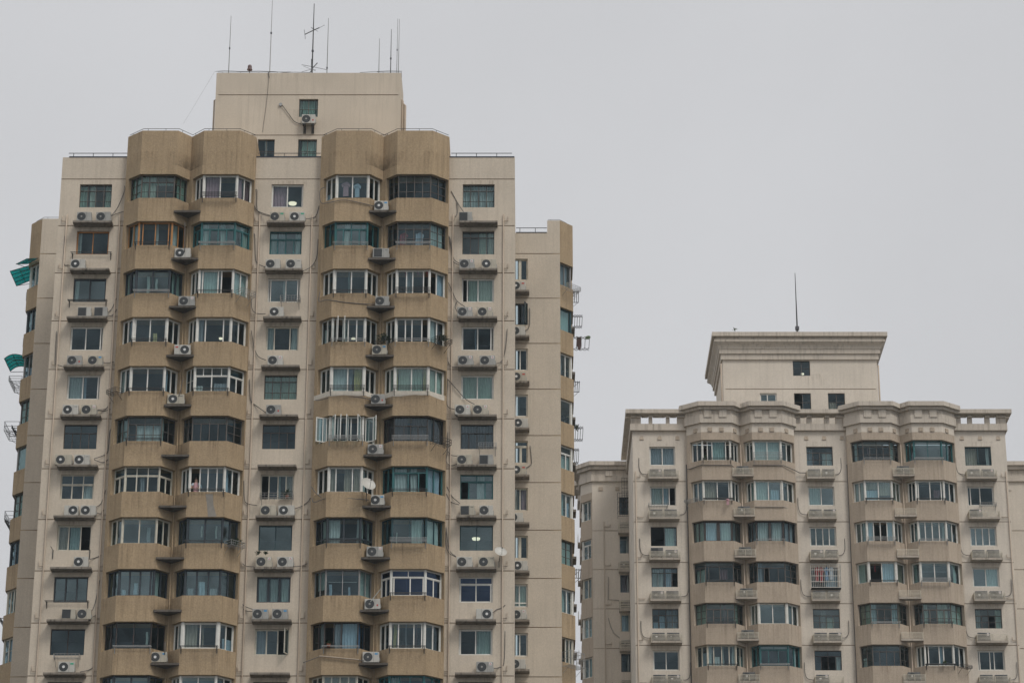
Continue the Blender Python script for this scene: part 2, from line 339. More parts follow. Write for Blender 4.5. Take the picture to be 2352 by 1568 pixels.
def ledge_box(parent, x0, x1, y0, y1, z0, z1, mat='ledge', name='ledge'):
    mb = MB(); mb.box(x0,x1,y0,y1,z0,z1); return mb.build(name, M[mat], parent, bevel=.012)
def pipe(parent, pts, r=.05, mat='pipe', name='drainpipe', branches=()):
    mb = MB(); mb.tube(pts, r, 7)
    for b in branches: mb.tube(b, r*.7, 5)
    return mb.build(name, M[mat], parent, smooth=True)
# ------------------------------------------------------------------ air conditioners
ACME = {}
def ac_meshes():
    W, H, D = .82, .55, .30
    def mk(key, fn, mats, **kw):
        mb = MB(); fn(mb); o = mb.build(key, mats, None, **kw); ACME[key] = o.data; bpy.data.objects.remove(o)
    mk('casing', lambda m: m.box(-W/2,W/2,0,D,.05,H+.05), M['acw'], bevel=.02)
    mk('casing_shaded', lambda m: m.box(-W/2,W/2,0,D,.05,H+.05), M['acd'], bevel=.02)  # dark copy for units behind slats: cage shade painted into the casing colour
    mk('casing_yellow', lambda m: m.box(-W/2,W/2,0,D,.05,H+.05), M['acy'], bevel=.02)
    mk('casing_grey', lambda m: m.box(-W/2,W/2,0,D,.05,H+.05), M['acg'], bevel=.02)
    def feet(m):
        for x in (-.28,.28): m.box(x-.04,x+.04,.02,D-.02,0,.06)
    mk('foot', feet, M['metal'])
    cz, r = .325, .235
    def ring(m):
        m.disc((0,-.004,0), XU, Z, r, 24)
    mk('fan', ring, M['fan'])
    def grille(m):
        for q in (.07,.12,.17,.225): m.disc((0,-.012,0), XU, Z, q+.006, 24, q-.006)
        for k in range(12):
            t = k*math.pi/6; d = XU*math.cos(t)+Z*math.sin(t)
            m.obox((0,0,0), d, YN, .05,.235, .010,.016, -.005,.005) if abs(d.z) < .9 else m.box(-.005,.005,-.016,-.010, .05*(1 if d.z>0 else -1), .235*(1 if d.z>0 else -1))
    mk('fan_grille', grille, M['fang'])
    mk('fan_hub', lambda m: m.disc((0,-.02,0), XU, Z, .072, 16), M['hub'])
    mk('fan_hub_grey', lambda m: m.disc((0,-.02,0), XU, Z, .05, 16), M['acg'])
    def sq(m):
        m.box(-.215,.215,-.006,.004,-.235,.235)
    mk('square_fan', sq, M['fan'])
    def sqg(m):
        for k in range(11): m.box(-.215,.215,-.012,-.008,-.21+k*.042,-.20+k*.042)
    mk('square_grille', sqg, M['fang'])
    mk('seam', lambda m: m.box(-.004,.004,-.005,.002,.06,.59), M['mdark'])
    mk('valve_cover', lambda m: m.box(0,.05,.06,.2,.10,.32), M['acg'], bevel=.01)
    for key, w, h in (('mblue',.15,.075), ('mred',.15,.08), ('mgreen',.17,.09), ('mdark',.15,.02)):
        mk(key, lambda m: m.box(-w/2,w/2,-.006,.002,-h/2,h/2), M[key])
    def tri(m):                 # three lozenges meeting at a point, on a small pale plate
        m.cur = 1; m.box(-.07,.07,-.004,.001,-.075,.075); m.cur = 0
        for a in (90, 210, 330):
            d = XU*math.cos(math.radians(a)) + Z*math.sin(math.radians(a)); e = XU*math.cos(math.radians(a+90)) + Z*math.sin(math.radians(a+90))
            o = Vector((0,-.009,-.012)); m.poly([o, o+d*.032+e*.019, o+d*.064, o+d*.032-e*.019])
    mk('tri', tri, [M['mred'], M['hub']])
ac_meshes()
N_AC = 0
def ac(x, y, z, style, label, w=.82, mirror=False, mark=None, hose=(), grp='air conditioner units outside the flats', rz=0):
    """Outdoor unit whose front face is centred at x, y and whose feet stand at z."""
    global N_AC; N_AC += 1
    t = thing('air_conditioner', label, 'air conditioner', (x, y, z), grp, rz + random.uniform(-.045,.045)); s = w/.82; t.rotation_euler.y = random.uniform(-.012,.012)
    jx = random.uniform(-.01,.01)
    c = link('casing', ACME['casing_shaded' if 'slats' in label else random.choice(('casing','casing_grey','casing_grey','casing_yellow')) if style in ('dk','sq') else random.choice(('casing','casing','casing','casing_yellow'))], t); c.scale = (s,1,1)
    link('foot', ACME['foot'], t)
    fx = (.12 if mirror else -.14)*s
    if style == 'sq':
        f = link('fan', ACME['square_fan'], t); f.location = (fx,0,.325); g = link('fan_grille', ACME['square_grille'], f)
    else:
        f = link('fan', ACME['fan'], t); f.location = (fx,0,.325); g = link('fan_grille', ACME['fan_grille'], f)
        link('fan_hub', ACME['fan_hub' if style == 'wh' else 'fan_hub_grey'], f)
    sm = link('seam', ACME['seam'], t); sm.location = ((-.14 if mirror else .135)*s,0,0)
    v = link('valve_cover', ACME['valve_cover'], t); v.location = (.40*s,0,0)
    if mark:
        q = link('badge', ACME[mark], t); q.location = ((-.28 if mirror else .27)*s,0,.49 if mark != 'mred' else .46)
        if mark == 'mred' and style != 'wh': q.location.z = .25; q.scale = (.5,1,1.2)
    for hp in hose:
        mb = MB(); pts = [Vector(p) - Vector((x,y,z)) for p in hp]
        if len(pts) > 2:        # smooth the bends
            sm_ = []
            for i in range(len(pts)-1):
                p0, p1, p2, p3 = pts[max(i-1,0)], pts[i], pts[i+1], pts[min(i+2,len(pts)-1)]
                for k in range(5):
                    u = k/5; sm_.append(.5*((2*p1)+(p2-p0)*u+(2*p0-5*p1+4*p2-p3)*u*u+(3*p1-p0-3*p2+p3)*u**3))
            pts = sm_ + [pts[-1]]
        mb.tube(pts, .022, 5); mb.build('hose', M['cable'], t, smooth=True)
    return t
# ------------------------------------------------------------------ racks, baskets, plants
def rack(O, U, N, w, label, kind='bar', mat='metal', grp='clothes rails under the windows'):
    """Clothes rail on two brackets; O is the left end on the wall at sill height."""
    O = Vector(O); t = thing('clothes_rail', label, 'clothes rail', O, grp); o = Vector((0,0,0))
    for e in (.06, w-.06):
        b = MB(); b.obox(o,U,N, e-.018,e+.018, 0,.03, -.30,.04); b.obox(o,U,N, e-.014,e+.014, .03,.36, -.01,.02)
        b.tube([o+U*e+N*.03+Z*-.26, o+U*e+N*.30+Z*-.01], .012, 4); b.build('bracket', M[mat], t)
    r = MB()
    for n, zz in {'bar':((.12,.02),(.33,.02)), 'wht':((.10,.03),(.22,.03),(.33,.03)), 'grille':((.33,.02),(.33,.09),(.33,.16),(.18,.0)), 'guard':((.33,.0),(.33,.10),(.33,.20),(.33,.30),(.33,.40))}[kind]:
        r.tube([o+U*-.02+N*n+Z*zz, o+U*(w+.02)+N*n+Z*zz], .019, 5)
    if kind == 'guard':
        for e in (0, w*.5, w): r.tube([o+U*e+N*.33+Z*-.05, o+U*e+N*.33+Z*.42], .015, 4)
    r.build('rail', M[mat], t); return t
def basket(O, U, N, w, d, h, label, mat='metal', grp='wire baskets below the windows', n=7):
    O = Vector(O); t = thing('wire_basket', label, 'wire basket', O, grp); o = Vector((0,0,0)); f = MB(); q = MB()
    for zz in (0, h*.5, h):
        P = [o+Z*zz, o+N*d+Z*zz, o+U*w+N*d+Z*zz, o+U*w+Z*zz]
        for a, b in zip(P, P[1:]): f.tube([a,b], .014, 4)
    for u, nn in ((0,0),(0,d),(w,d),(w,0)): f.tube([o+U*u+N*nn, o+U*u+N*nn+Z*h], .014, 4)
    f.build('frame', M[mat], t)
    for k in range(n+1): u = w*k/n; q.tube([o+U*u, o+U*u+N*d], .010, 4); q.tube([o+U*u+N*d, o+U*u+N*d+Z*h], .008, 4)
    for k in range(1,4): q.tube([o+N*d*k/4, o+U*w+N*d*k/4], .008, 4)
    q.build('wire', M[mat], t)
    b = MB()
    for u in (.05*w, .95*w): b.tube([o+U*u+N*d*.9, o+U*u+Z*-.38], .015, 4)
    b.build('strut', M[mat], t); return t
def plant(O, label, h=.5, r=.3, n=110, leaf='leaf', pot=True, grp='potted plants outside the windows', squash=.8):
    t = thing('potted_plant', label, 'plant', O, grp); rnd = random.Random(int(O[0]*100+O[2]*10)); f = MB()
    for k in range(n):
        a, e = rnd.uniform(0,6.28), rnd.uniform(-.2,1.5); rr = r*rnd.uniform(.25,1.05)
        p = Vector((rr*math.cos(a)*math.cos(e), rr*math.sin(a)*math.cos(e)*squash, .16 + rr*math.sin(e)*h/r*.9))
        d = Vector((math.cos(a), math.sin(a), rnd.uniform(-.3,.9))).normalized(); s_ = d.cross(Z).normalized(); L_ = rnd.uniform(.07,.15); W_ = L_*.28
        f.poly([p-d*L_, p+s_*W_, p+d*L_, p-s_*W_])
    f.build('foliage', M[leaf], t)
    s = MB()
    for k in range(6): a = k*1.05; s.tube([(0,0,.1), (r*.5*math.cos(a), r*.5*math.sin(a), .16+h*.6)], .008, 4)
    s.build('stem', M['leaf'], t)
    if pot:
        p = MB(); p.tube([(0,0,0),(0,0,.17)], .075, 10, .105); p.build('pot', M['pot'], t)
    return t
def roof_rail(parent, pts, h=.34, posts=None, mat='metal', r=.022):
    mb = MB(); mb.tube([Vector(p)+Z*h for p in pts], r, 5)
    for a, b in zip(pts, pts[1:]):
        a, b = Vector(a), Vector(b); n = max(1, int((b-a).length/1.0+.5))
        for k in range(n): q = a.lerp(b, (k+.25)/n); mb.tube([q, q+Z*h], r*.8, 4)
    mb.build('railing', M[mat], parent)
# ================================================================== the tall tan and cream tower
D, DW = 138.3, 147.75
yF, yV = D-1.2, D-.4
TW = thing('apartment_tower', 'tall cream apartment tower with tan zigzag bays and a plain block on its roof', 'building', (-13, D, 0))
def WZ(k): return 64.81-2.8*k           # foot of flat window in row k
def SZ(k): return 66.25-2.8*k           # soffit over bay window in row k
G2 = [(-25.44,-21.84), (-14.78,-11.18), (-4.14,-.54)]
WX = [(-24.39,-22.63), (-13.88,-12.13), (-3.39,-1.65)]
JO = [66.51-2.8*k for k in range(23)]
for (x0,x1), (a,b) in zip(G2, WX):
    mb = MB(); wall(mb, (x0,D,0), XU, YN, x1-x0, 0, 67.83, [(a-x0,b-x0,WZ(k),WZ(k)+1.39) for k in range(11)], JO)
    mb.box(x0,x1, D+.25,D+.5, 66.7,67.83)
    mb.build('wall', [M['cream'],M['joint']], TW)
for O_, U_, N_v, w_ in (((-25.44,165,0), Vector((0,-1,0)), Vector((-1,0,0)), 165-D), ((-.54,D,0), Vector((0,1,0)), Vector((1,0,0)), 165-D), ((-.54,165,0), Vector((-1,0,0)), Vector((0,1,0)), 24.9)):
    mb = MB(); wall(mb, O_, U_, N_v, w_, 0, 67.83, [], JO); mb.build('side_wall', [M['cream'],M['joint']], TW)
mb = MB(); mb.box(-25.3,-.7, D+.5,164.8, 66.9,67.0); mb.build('roof', M['roofm'], TW)
mb = MB()
for k in range(12): mb.box(-25.2,-.75, D+.26,D+3.4, 66.42-2.8*k,66.56-2.8*k)
mb.build('room_ceiling', M['ceil'], TW)
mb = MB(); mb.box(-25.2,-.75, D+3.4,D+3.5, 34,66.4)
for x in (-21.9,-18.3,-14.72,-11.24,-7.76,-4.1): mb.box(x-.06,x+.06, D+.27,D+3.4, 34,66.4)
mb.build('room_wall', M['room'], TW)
BL = [((-21.84,yV),(-20.95,yF),(-18.98,yF),(-18.31,yV-.02)), ((-18.31,yV-.02),(-17.57,yF),(-15.58,yF),(-14.78,yV))]
BR = [((-11.18,yV),(-10.32,yF),(-8.41,yF),(-7.75,yV-.02)), ((-7.75,yV-.02),(-6.96,yF),(-5.03,yF),(-4.14,yV))]
fl = [(66.25,68.88)] + [(SZ(k), 67.63-2.8*k) for k in range(1,11)]
for un in (BL, BR):
    mb = MB(); bay_walls(mb, un, D, fl)
    line = [un[0][0]] + [p for u in un for p in u[1:]] + [(un[1][3][0],D),(un[0][0][0],D)]
    mb.prism(line, 0, SZ(10)-1.42)
    mb.prism([(un[0][0][0],D),(un[0][0][0],D+2.0),(un[1][3][0],D+2.0),(un[1][3][0],D)], 66.6, 68.87)
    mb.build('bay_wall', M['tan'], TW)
# ---- windows of the three flat strips -------------------------------------------------
g = .0
S4 = dict(f='s', sp=(.25,.5,.75), tr=.26, trn=(.25,.5,.75), gh=(.30,))
LW = [('rusty steel window with glazing bars', dict(S4, gk='teal', cur=((0,.24,'aqua'),(.30,.5,'wht'),(.78,1,'grn')))),
  ('orange wood window', dict(f='o', cur=((0,.16,'wht'),))), ('ink-dark framed window', dict(f='d', gk='refl', cur=((.02,.16,'wht'),))),
  ('white sliding window, open slit at right', dict(sp=(.47,.92), gap=(2,))), ('white window with pale curtain', dict(sp=(.47,.93), gap=(2,), cur=((0,.48,'wht'),(.48,.58,'sky')))),
  ('dark steel window with four lights', dict(f='s', sp=(.25,.5,.75), tr=.34, gk='gl')),
  ('cream window of three lights with transom', dict(f='c', sp=(.34,.67), tr=.38, trn=(.34,.67), cur=((.68,1,'wht',0,.62),))),
  ('cream window, right third open', dict(f='c', sp=(.33,.69), gap=(2,), cur=((0,.30,'bei'),(.36,.66,'aqua')))),
  ('ink-dark three-casement window', dict(f='d', sp=(.34,.67), gk='refl')), ('near-black two-pane window', dict(f='n', gk='gl')), ('blue-black window at the picture edge', dict(f='d', gk='blue'))]
CW = [('white window with plum curtain and lit lamp', dict(cur=((0,.47,'pink'),))),
  ('teal window with four casements', dict(f='t', sp=(.25,.5,.75), tr=.33, cur=((0,.22,'grn'),(.26,.48,'grey'),(.78,1,'grn')), gk='refl')),
  ('white window with open slits at both sides', dict(sp=(.08,.55,.92), gap=(0,3), gk='refl', cur=((.45,.56,'wht'),))),
  ('cream window with curtains at both sides', dict(f='c', sp=(.25,.73), cur=((0,.22,'wht'),(.76,1,'wht')))),
  ('grey steel window with glazing bars and blue-green curtain', dict(S4, gk='teal', cur=((0,.5,'aqua'),(.5,1,'grn')))),
  ('dark steel window', dict(f='s', sp=(.25,.5,.75), tr=.32)), ('cream window with a planted balcony rack', dict(f='c', sp=(.25,.52,.76), gap=(0,), cur=((.76,1,'bei'),(.5,.6,'grn')))),
  ('ink-dark two-pane window', dict(f='k', gk='refl')), ('ink-dark casements with greenish curtains', dict(f='d', sp=(.34,.67), cur=((.04,.30,'grn'),(.38,.62,'grn'),(.72,.97,'grn')))),
  ('cream casement window with one leaf swung open', dict(f='c', sp=(.34,.67), gap=(2,), opn=((.985,1.9,.52),), cur=((0,.32,'grey'),))), ('dark window at the picture edge', dict(f='n'))]
RW = [('grey steel window with blinds', dict(S4, cur=((0,.24,'wht'),(.25,.49,'wht'),(.5,.74,'wht'),(.75,1,'wht')))),
  ('steel window with glazing bars, left half dark', dict(S4, gh=(), gk='teal', cur=((.52,.78,'grn'),(.8,1,'wht')))), ('white window with pale aqua curtain, left slit open', dict(sp=(.17,.5), gap=(0,), gk='teal', cur=((.2,.5,'grn'),(.5,.98,'wht')))),
  ('white window, right slit open', dict(sp=(.5,.91), gap=(2,), cur=((.40,.47,'sky'),))), ('white window with spotted aqua curtain', dict(gk='teal', cur=((0,.49,'grn'),(.5,1,'aqua')))),
  ('brown-curtained steel window', dict(f='n', sp=(.25,.5,.75), tr=.34, cur=((0,.5,'brn'),(.5,1,'brn')))), ('teal window, left casement open', dict(f='t', sp=(.26,.75), tr=.27, gap=(0,), gk='refl', cur=((.50,.74,'wht'),))),
  ('dark teal two-pane window with lit lamp', dict(f='k', gk='refl')), ('blue-glazed white window', dict(f='w', tr=.27, gk='blue', sp=(.04,.5,.94))),
  ('white window with greenish curtain at right', dict(sp=(.05,.5), gap=(0,), cur=((.52,1,'grn'),))), ('dark window at picture edge of right strip', dict(f='n'))]
SN = ['left pale strip', 'middle pale strip', 'right pale strip']
for (a,b), ws in zip(WX, (LW,CW,RW)):
    for k, (look, kw) in enumerate(ws):
        flat_window(TW, Vector((a,D+.13,WZ(k))), XU, YN, b-a, 1.39, look, **kw)
# ---- bay windows ----------------------------------------------------------------------
SS = dict(sp=(.5,), gh=(.33,.66)); T4 = dict(sp=(.25,.5,.75), tr=.28)
STL = dict(f='s', front=dict(sp=(.25,.5,.75), tr=.28, trn=(.25,.5,.75), gh=(.32,)), side=SS)
B1s = [('rusty steel bay window with teal curtains', dict(STL, gk='teal', cur=((0,0,1,'aqua'),(1,0,.22,'grn'),(1,.22,.45,'wht'),(1,.28,.98,'aqua',.62,.74),(2,.3,1,'aqua')))),
  ('orange wood bay window', dict(f='o', front=dict(sp=(.12,.5,.9)), side=dict(f='n', sp=(.5,)), cur=((0,.1,1,'wht'),(2,0,.6,'wht'),(1,.5,.6,'wht')))),
  ('ink-dark bay window with white curtain ends', dict(f='d', gk='refl', side=dict(sp=(.5,)), cur=((1,.30,.42,'wht',0,.8),(1,.56,.66,'wht',.2,.7),(0,.0,.2,'wht'),(2,.3,.9,'grn')))),
  ('white bay window with yellow cloth inside', dict(front=dict(sp=(.06,.5,.96), gap=(0,)), cur=((1,.44,.50,'grn'),(1,.56,.72,'yel',0,.45),(0,.5,.8,'grey')))),
  ('white bay window above a corner basket', dict(cur=((2,.0,.4,'sky'),(0,0,.35,'wht')))),
  ('steel bay window with flowered curtains', dict(f='s', front=dict(sp=(.25,.5,.75), tr=.30, trn=(.5,), gh=(.3,)), side=dict(sp=(.5,), gh=(.45,)), cur=((1,.24,.95,'wht',0,.7),(0,.1,.9,'grn'),(2,0,.3,'grn')))),
  ('cream bay window of three lights with transoms', dict(f='c', front=dict(sp=(.34,.67), tr=.33, trn=(.34,.67)), side=dict(sp=(.5,), tr=.33, trn=()), cur=((1,.42,.58,'grey',0,.7),))),
  ('thin cream bay window', dict(f='c', gk='refl', cur=((1,.70,.84,'grey',.1,.7),(0,.4,.9,'mau')))),
  ('ink-dark bay window of four casements', dict(f='d', front=dict(sp=(.30,.6,.9)), side=dict(sp=(.5,)), gk='refl', cur=((1,.05,.2,'sky',0,.3),(1,.4,.55,'sky',.1,.55),(2,.1,.5,'wht')))),
  ('near-black bay window', dict(f='n', side=dict(sp=(.5,)), cur=((1,.82,.92,'grn',.2,.7),(1,.45,.52,'red',.25,.6)))), ('bay window with blue frame at picture edge', dict(f='d', gk='refl'))]
B2s = [('white bay window with pink curtains', dict(front=dict(sp=(.5,)), cur=((1,0,.48,'pink'),(0,0,1,'mau'),(2,0,.5,'pink'),(2,.6,1,'mau')))),
  ('teal bay window of four casements, left of the middle strip', dict(f='t', gk='refl', front=T4, side=dict(sp=(.5,), tr=.28, trn=()), cur=((1,.03,.22,'grn'),(1,.54,.72,'grn'),(2,.5,1,'grn')))),
  ('white bay window with one dark open sash', dict(front=dict(sp=(.1,.56,.66), gap=(3,)), gk='refl', cur=((1,.12,.55,'grn'),(2,0,1,'wht'),(0,.5,1,'grey')))),
  ('white bay window with lit lamp, left bays', dict(front=dict(sp=(.25,.78)), cur=((1,0,.2,'grey'),))),
  ('white bay window under a steel transom', dict(front=dict(f='w', sp=(.5,), tr=.34, trn=(.25,.5,.78)), lside=dict(f='s', sp=(.5,), gh=(.5,)), side=dict(sp=(.5,), tr=.33, trn=()), cur=((1,.02,.25,'wht',0,.3),(1,.55,.95,'grey',0,.4)))),
  ('dark steel bay window of four lights', dict(f='s', front=dict(sp=(.25,.5,.75), tr=.27, trn=(.5,)), side=dict(sp=(.5,), gh=(.4,.7)))),
  ('white bay window with a person at the open sash', dict(front=dict(sp=(.29,.52,.78), gap=(0,)), cur=((1,.74,.8,'grn'),(0,.5,.9,'grn'),(2,.1,.4,'sky')))),
  ('dark blue bay window with hanging clothes', dict(f='d', gk='refl', side=dict(sp=(.5,)), cur=((1,.36,.44,'wht',.3,.75),(1,.78,.86,'wht',.25,.75),(1,.92,.98,'wht',.3,.7)))),
  ('dark grey bay window of casements', dict(f='d', front=dict(sp=(.33,.66)), gk='refl', side=dict(sp=(.5,)), cur=((1,.36,.58,'sky',0,.6),(1,.06,.26,'grey',.05,.35),(1,.7,.92,'grey',.05,.35)))),
  ('thick white bay window with curtain at left', dict(front=dict(sp=(.5,), ft=.085), post=.12, cur=((1,.02,.42,'bei'),(1,.52,.6,'bei'),(0,.3,.9,'wht'),(2,.4,1,'sky',0,.5)))), ('white bay window at picture edge', dict(f='w', gk='refl'))]
B3s = [('white bay window with pink and blue laundry', dict(cur=((0,0,.4,'sky',0,.4),))),
  ('teal bay window of four casements, right bays', dict(f='t', gk='refl', front=T4, side=dict(f='n', sp=(.5,)), cur=((1,.27,.46,'wht'),(1,.8,.95,'grey')))),
  ('white bay window beside the middle pale strip', dict(front=dict(sp=(.05,.54)), gk='gl', cur=((1,.42,.50,'grn'),(1,.85,.92,'red',.02,.2)))),
  ('white bay window with casements swung out and lit lamp', dict(front=dict(sp=(.12,.32,.48,.74), gap=(0,1)), opn=None, side=dict(f='n', sp=(.5,)), cur=((1,.28,.44,'wht',0,.85),(0,.1,.5,'wht',0,.7)))),
  ('white bay window with pale and yellow curtains', dict(cur=((1,0,.5,'wht'),(1,.68,1,'yel'),(1,.5,.66,'grey')), post=.10)),
  ('white bay window with many open casements', dict(front=dict(sp=(.1,.24,.5,.64,.85)), cur=((1,.1,.2,'grn'),(1,.45,.55,'grn'),(0,.4,.9,'grn')))),
  ('white bay window with beige curtains behind the dish', dict(front=dict(sp=(.22,.72)), cur=((1,0,.21,'bei'),(1,.45,.70,'bei'),(1,.74,1,'bei'),(2,.1,.5,'wht')))),
  ('dark blue bay window with low rail and white curtains', dict(f='d', front=dict(sp=(.5,), brail=.22), side=dict(sp=(.5,), brail=.22), cur=((1,.03,.40,'wht'),(1,.87,1,'wht'),(0,.2,.9,'grn'),(2,.2,.4,'grn'),(2,.7,.9,'grn')))),
  ('grey-framed bay window', dict(f='g', cur=((1,.05,.95,'wht',.55,.60),(1,.08,.2,'sky',0,.5),(1,.65,.75,'sky',0,.4),(0,.1,.9,'grn',.3,1),(2,.1,1,'grn')))),
  ('brown bay window, left part open', dict(f='n', front=dict(sp=(.28,.5), gap=(0,)), cur=((1,.52,.98,'sky'),(1,.3,.5,'grey'),(2,.1,.35,'blu'),(2,.5,.7,'blu'),(0,.5,.9,'grey')))), ('cream bay window at the picture edge', dict(f='c', front=dict(sp=(.25,.5,.75)), cur=((1,0,1,'bei'),)))]
B4s = [('dark steel bay window with glazing bars', dict(STL)),
  ('steel bay window with red clothes', dict(STL, cur=((1,.05,.28,'red',.0,.55),(1,.54,.80,'sky',0,.6),(2,.1,.9,'grn'),(0,.2,.4,'grn')))),
  ('white bay window with red ornaments', dict(front=dict(sp=(.30,.49,.82), gap=(3,)), lside=dict(sp=(.5,)), side=dict(sp=(.45,), gap=(0,)), cur=((1,.3,.48,'grey'),(2,.5,1,'sky')))),
  ('white bay window between two planted baskets', dict(front=dict(sp=(.29,.49,.79), gap=(3,)), cur=((1,.0,.08,'wht'),(2,.0,.5,'wht')))),
  ('white bay window with aqua curtains', dict(gk='teal', cur=((1,0,.1,'yel'),(1,.1,.5,'grn'),(1,.5,.84,'aqua'),(1,.84,1,'yel'),(2,0,1,'grn'),(0,.2,.7,'grn')), post=.09)),
  ('brown curtained bay window', dict(f='n', front=dict(sp=(.3,.5,.72), tr=.36), side=dict(sp=(.4,)), cur=((1,0,.42,'brn'),(1,.52,1,'brn'),(0,0,1,'brn'),(2,0,.4,'brn'),(2,.5,1,'brn')))),
  ('teal bay window with pale curtains', dict(f='t', front=dict(sp=(.45,.76), tr=.22, gap=(2,)), side=dict(sp=(.45,)), lside=dict(f='n', sp=(.5,)), cur=((1,.02,.42,'wht'),(1,.5,.72,'wht'),(2,.1,.9,'sky')))),
  ('dark teal bay window behind a rail grille', dict(f='k', gk='refl', front=dict(sp=(.52,.92), gap=(2,)), cur=((1,.1,.17,'wht',0,.5),(1,.68,.76,'wht',0,.5),(2,.0,.9,'grn'),(1,.55,.9,'grn')))),
  ('blue-glazed white bay window', dict(gk='blue', front=dict(sp=(.08,.56,.94), tr=.27, gap=(0,)), side=dict(sp=(.5,), tr=.27, trn=()), cur=((1,.42,.46,'blu'),))),
  ('white bay window of three lights, right bays', dict(front=dict(sp=(.24,.69,.92)), cur=((1,.08,.2,'yel'),(1,.42,.5,'grey'),(1,.72,.8,'mau')))), ('teal bay window at the picture edge', dict(f='t', front=dict(sp=(.3,.6)), cur=((1,.05,.3,'aqua'),)))]
for un, cols in ((BL,(B1s,B2s)), (BR,(B3s,B4s))):
    for u, ws in zip(un, cols):
        pts = unit_plan(*u)
        for k, (look, kw) in enumerate(ws):
            kw = dict(kw); kw.pop('opn', None)
            bay_window(TW, pts, SZ(k)-1.42, SZ(k), look, **kw)
# casements swung out of the open bay windows (leaves are parts of their window)
def leaf(win, O, ang, wd, h, f='w'):
    fb, gb = MB(), MB(); d = XU*math.cos(ang)*(1 if wd > 0 else -1) + YN*math.sin(ang); n2 = d.cross(Z); L_ = abs(wd)
    for (p,r,s_,t_) in ((0,.05,0,h),(L_-.05,L_,0,h),(.05,L_-.05,0,.05),(.05,L_-.05,h-.05,h)): fb.obox(O,d,n2,p,r,-.02,.02,s_,t_)
    fr = fb.build('casement', M[f], win); gb.poly([O+d*.04+Z*.04,O+d*(L_-.04)+Z*.04,O+d*(L_-.04)+Z*(h-.04),O+d*.04+Z*(h-.04)]); gb.cur = 0
    for p in gb.f: pass
    me = fr.data; me.materials.append(M['refl']); bm = bmesh.new(); bm.from_mesh(me); vs = [bm.verts.new(v) for v in gb.v]; fc = bm.faces.new(vs); fc.material_index = 1; bm.to_mesh(me); bm.free()
def win_of(look): return [o for o in TW.children if o.get('label') == look][0]
w5 = win_of('white bay window with many open casements'); zb = SZ(5)-1.40
for x, a, wd in ((-11.05+.45,.5,-.42),(-10.32+.18,1.15,.5),(-9.70,1.45,.5),(-9.28,1.45,-.5),(-8.62,1.3,-.5),(-8.38,.35,.48),(-7.98,1.2,.5),(-10.4,.1,-.4)):
    leaf(w5, Vector((x, yF+.16 if -10.4 < x < -8.5 else yF+.3, zb)), a, wd, 1.36)
w3 = win_of('white bay window with casements swung out and lit lamp'); zb = SZ(3)-1.40
for x, a, wd in ((-9.96,1.5,.45),(-9.60,1.5,.45)): leaf(w3, Vector((x,yF+.16,zb)), a, wd, 1.36)
# ---- slabs that carry the air conditioners ----------------------------------------------
LEDGE_NO = 0
for j, (a,b) in enumerate(((-24.55,-22.42),(-14.02,-11.98),(-3.55,-1.47))):
    for k in range(10):
        z = 63.74-2.8*k
        mb = MB(); mb.box(a,b, D-.62,D-.002, z-.12,z); mb.build('ledge', M['ledge'], TW, bevel=.012)
for un in (BL, BR):
    (bx, by), (vx, vy), (ax, ay) = un[0][2], un[0][3], un[1][1]
    for k in range(10):
        z = 64.05-2.8*k
        mb = MB(); mb.prism([(bx-.02,yF+.02),(bx-.02,yF-.10),(ax+.02,yF-.10),(ax+.02,yF+.02),(vx,vy-.05)], z-.11, z)
        mb.build('valley_ledge', M['sooty'], TW)
    pipe(TW, [(vx+.02,vy-.10,0),(vx+.02,vy-.10,63.9)], .032, 'tan')
# ---- down pipes with a branch on every floor ---------------------------------------------
for (r,a,b,side) in (('Z1',545,1000,-1),('Z1',985,1000,1),('Z4',137,1000,-1),('Z4',570,1000,1),('B1',137,1000,-1),('B1',556,1000,1)):
    x = at(r,a,b,D).x; br = []
    for k in range(10):
        z = 63.95-2.8*k; br.append([(x,D-.07,z),(x+side*.24,D-.07,z),(x+side*.24,D-.07,z+.30)])
    pipe(TW, [(x,D-.07,0),(x,D-.07,64.35)], .035, 'pipe', branches=br)
# ---- parapet flashing, rails --------------------------------------------------------------
for (x0,x1) in G2:
    mb = MB(); mb.box(x0+(.0 if x0>-25 else .35),x1-(.02 if x1>-1 else 0), D-.025,D+.3, 67.835,67.885); mb.build('flashing', M['navy'], TW)
roof_rail(TW, [(-25.15,D+.15,67.88),(-21.9,D+.15,67.88)], .27); roof_rail(TW, [(-14.7,D+.15,67.88),(-11.25,D+.15,67.88)], .27); roof_rail(TW, [(-4.05,D+.15,67.88),(-.7,D+.15,67.88)], .27)
for un in (BL, BR):
    L_ = [un[0][0]] + [p for u in un for p in u[1:]]
    roof_rail(TW, [(p[0]*.985+.015*un[0][3][0], p[1]+.22, 68.88) for p in L_], .22, r=.016)
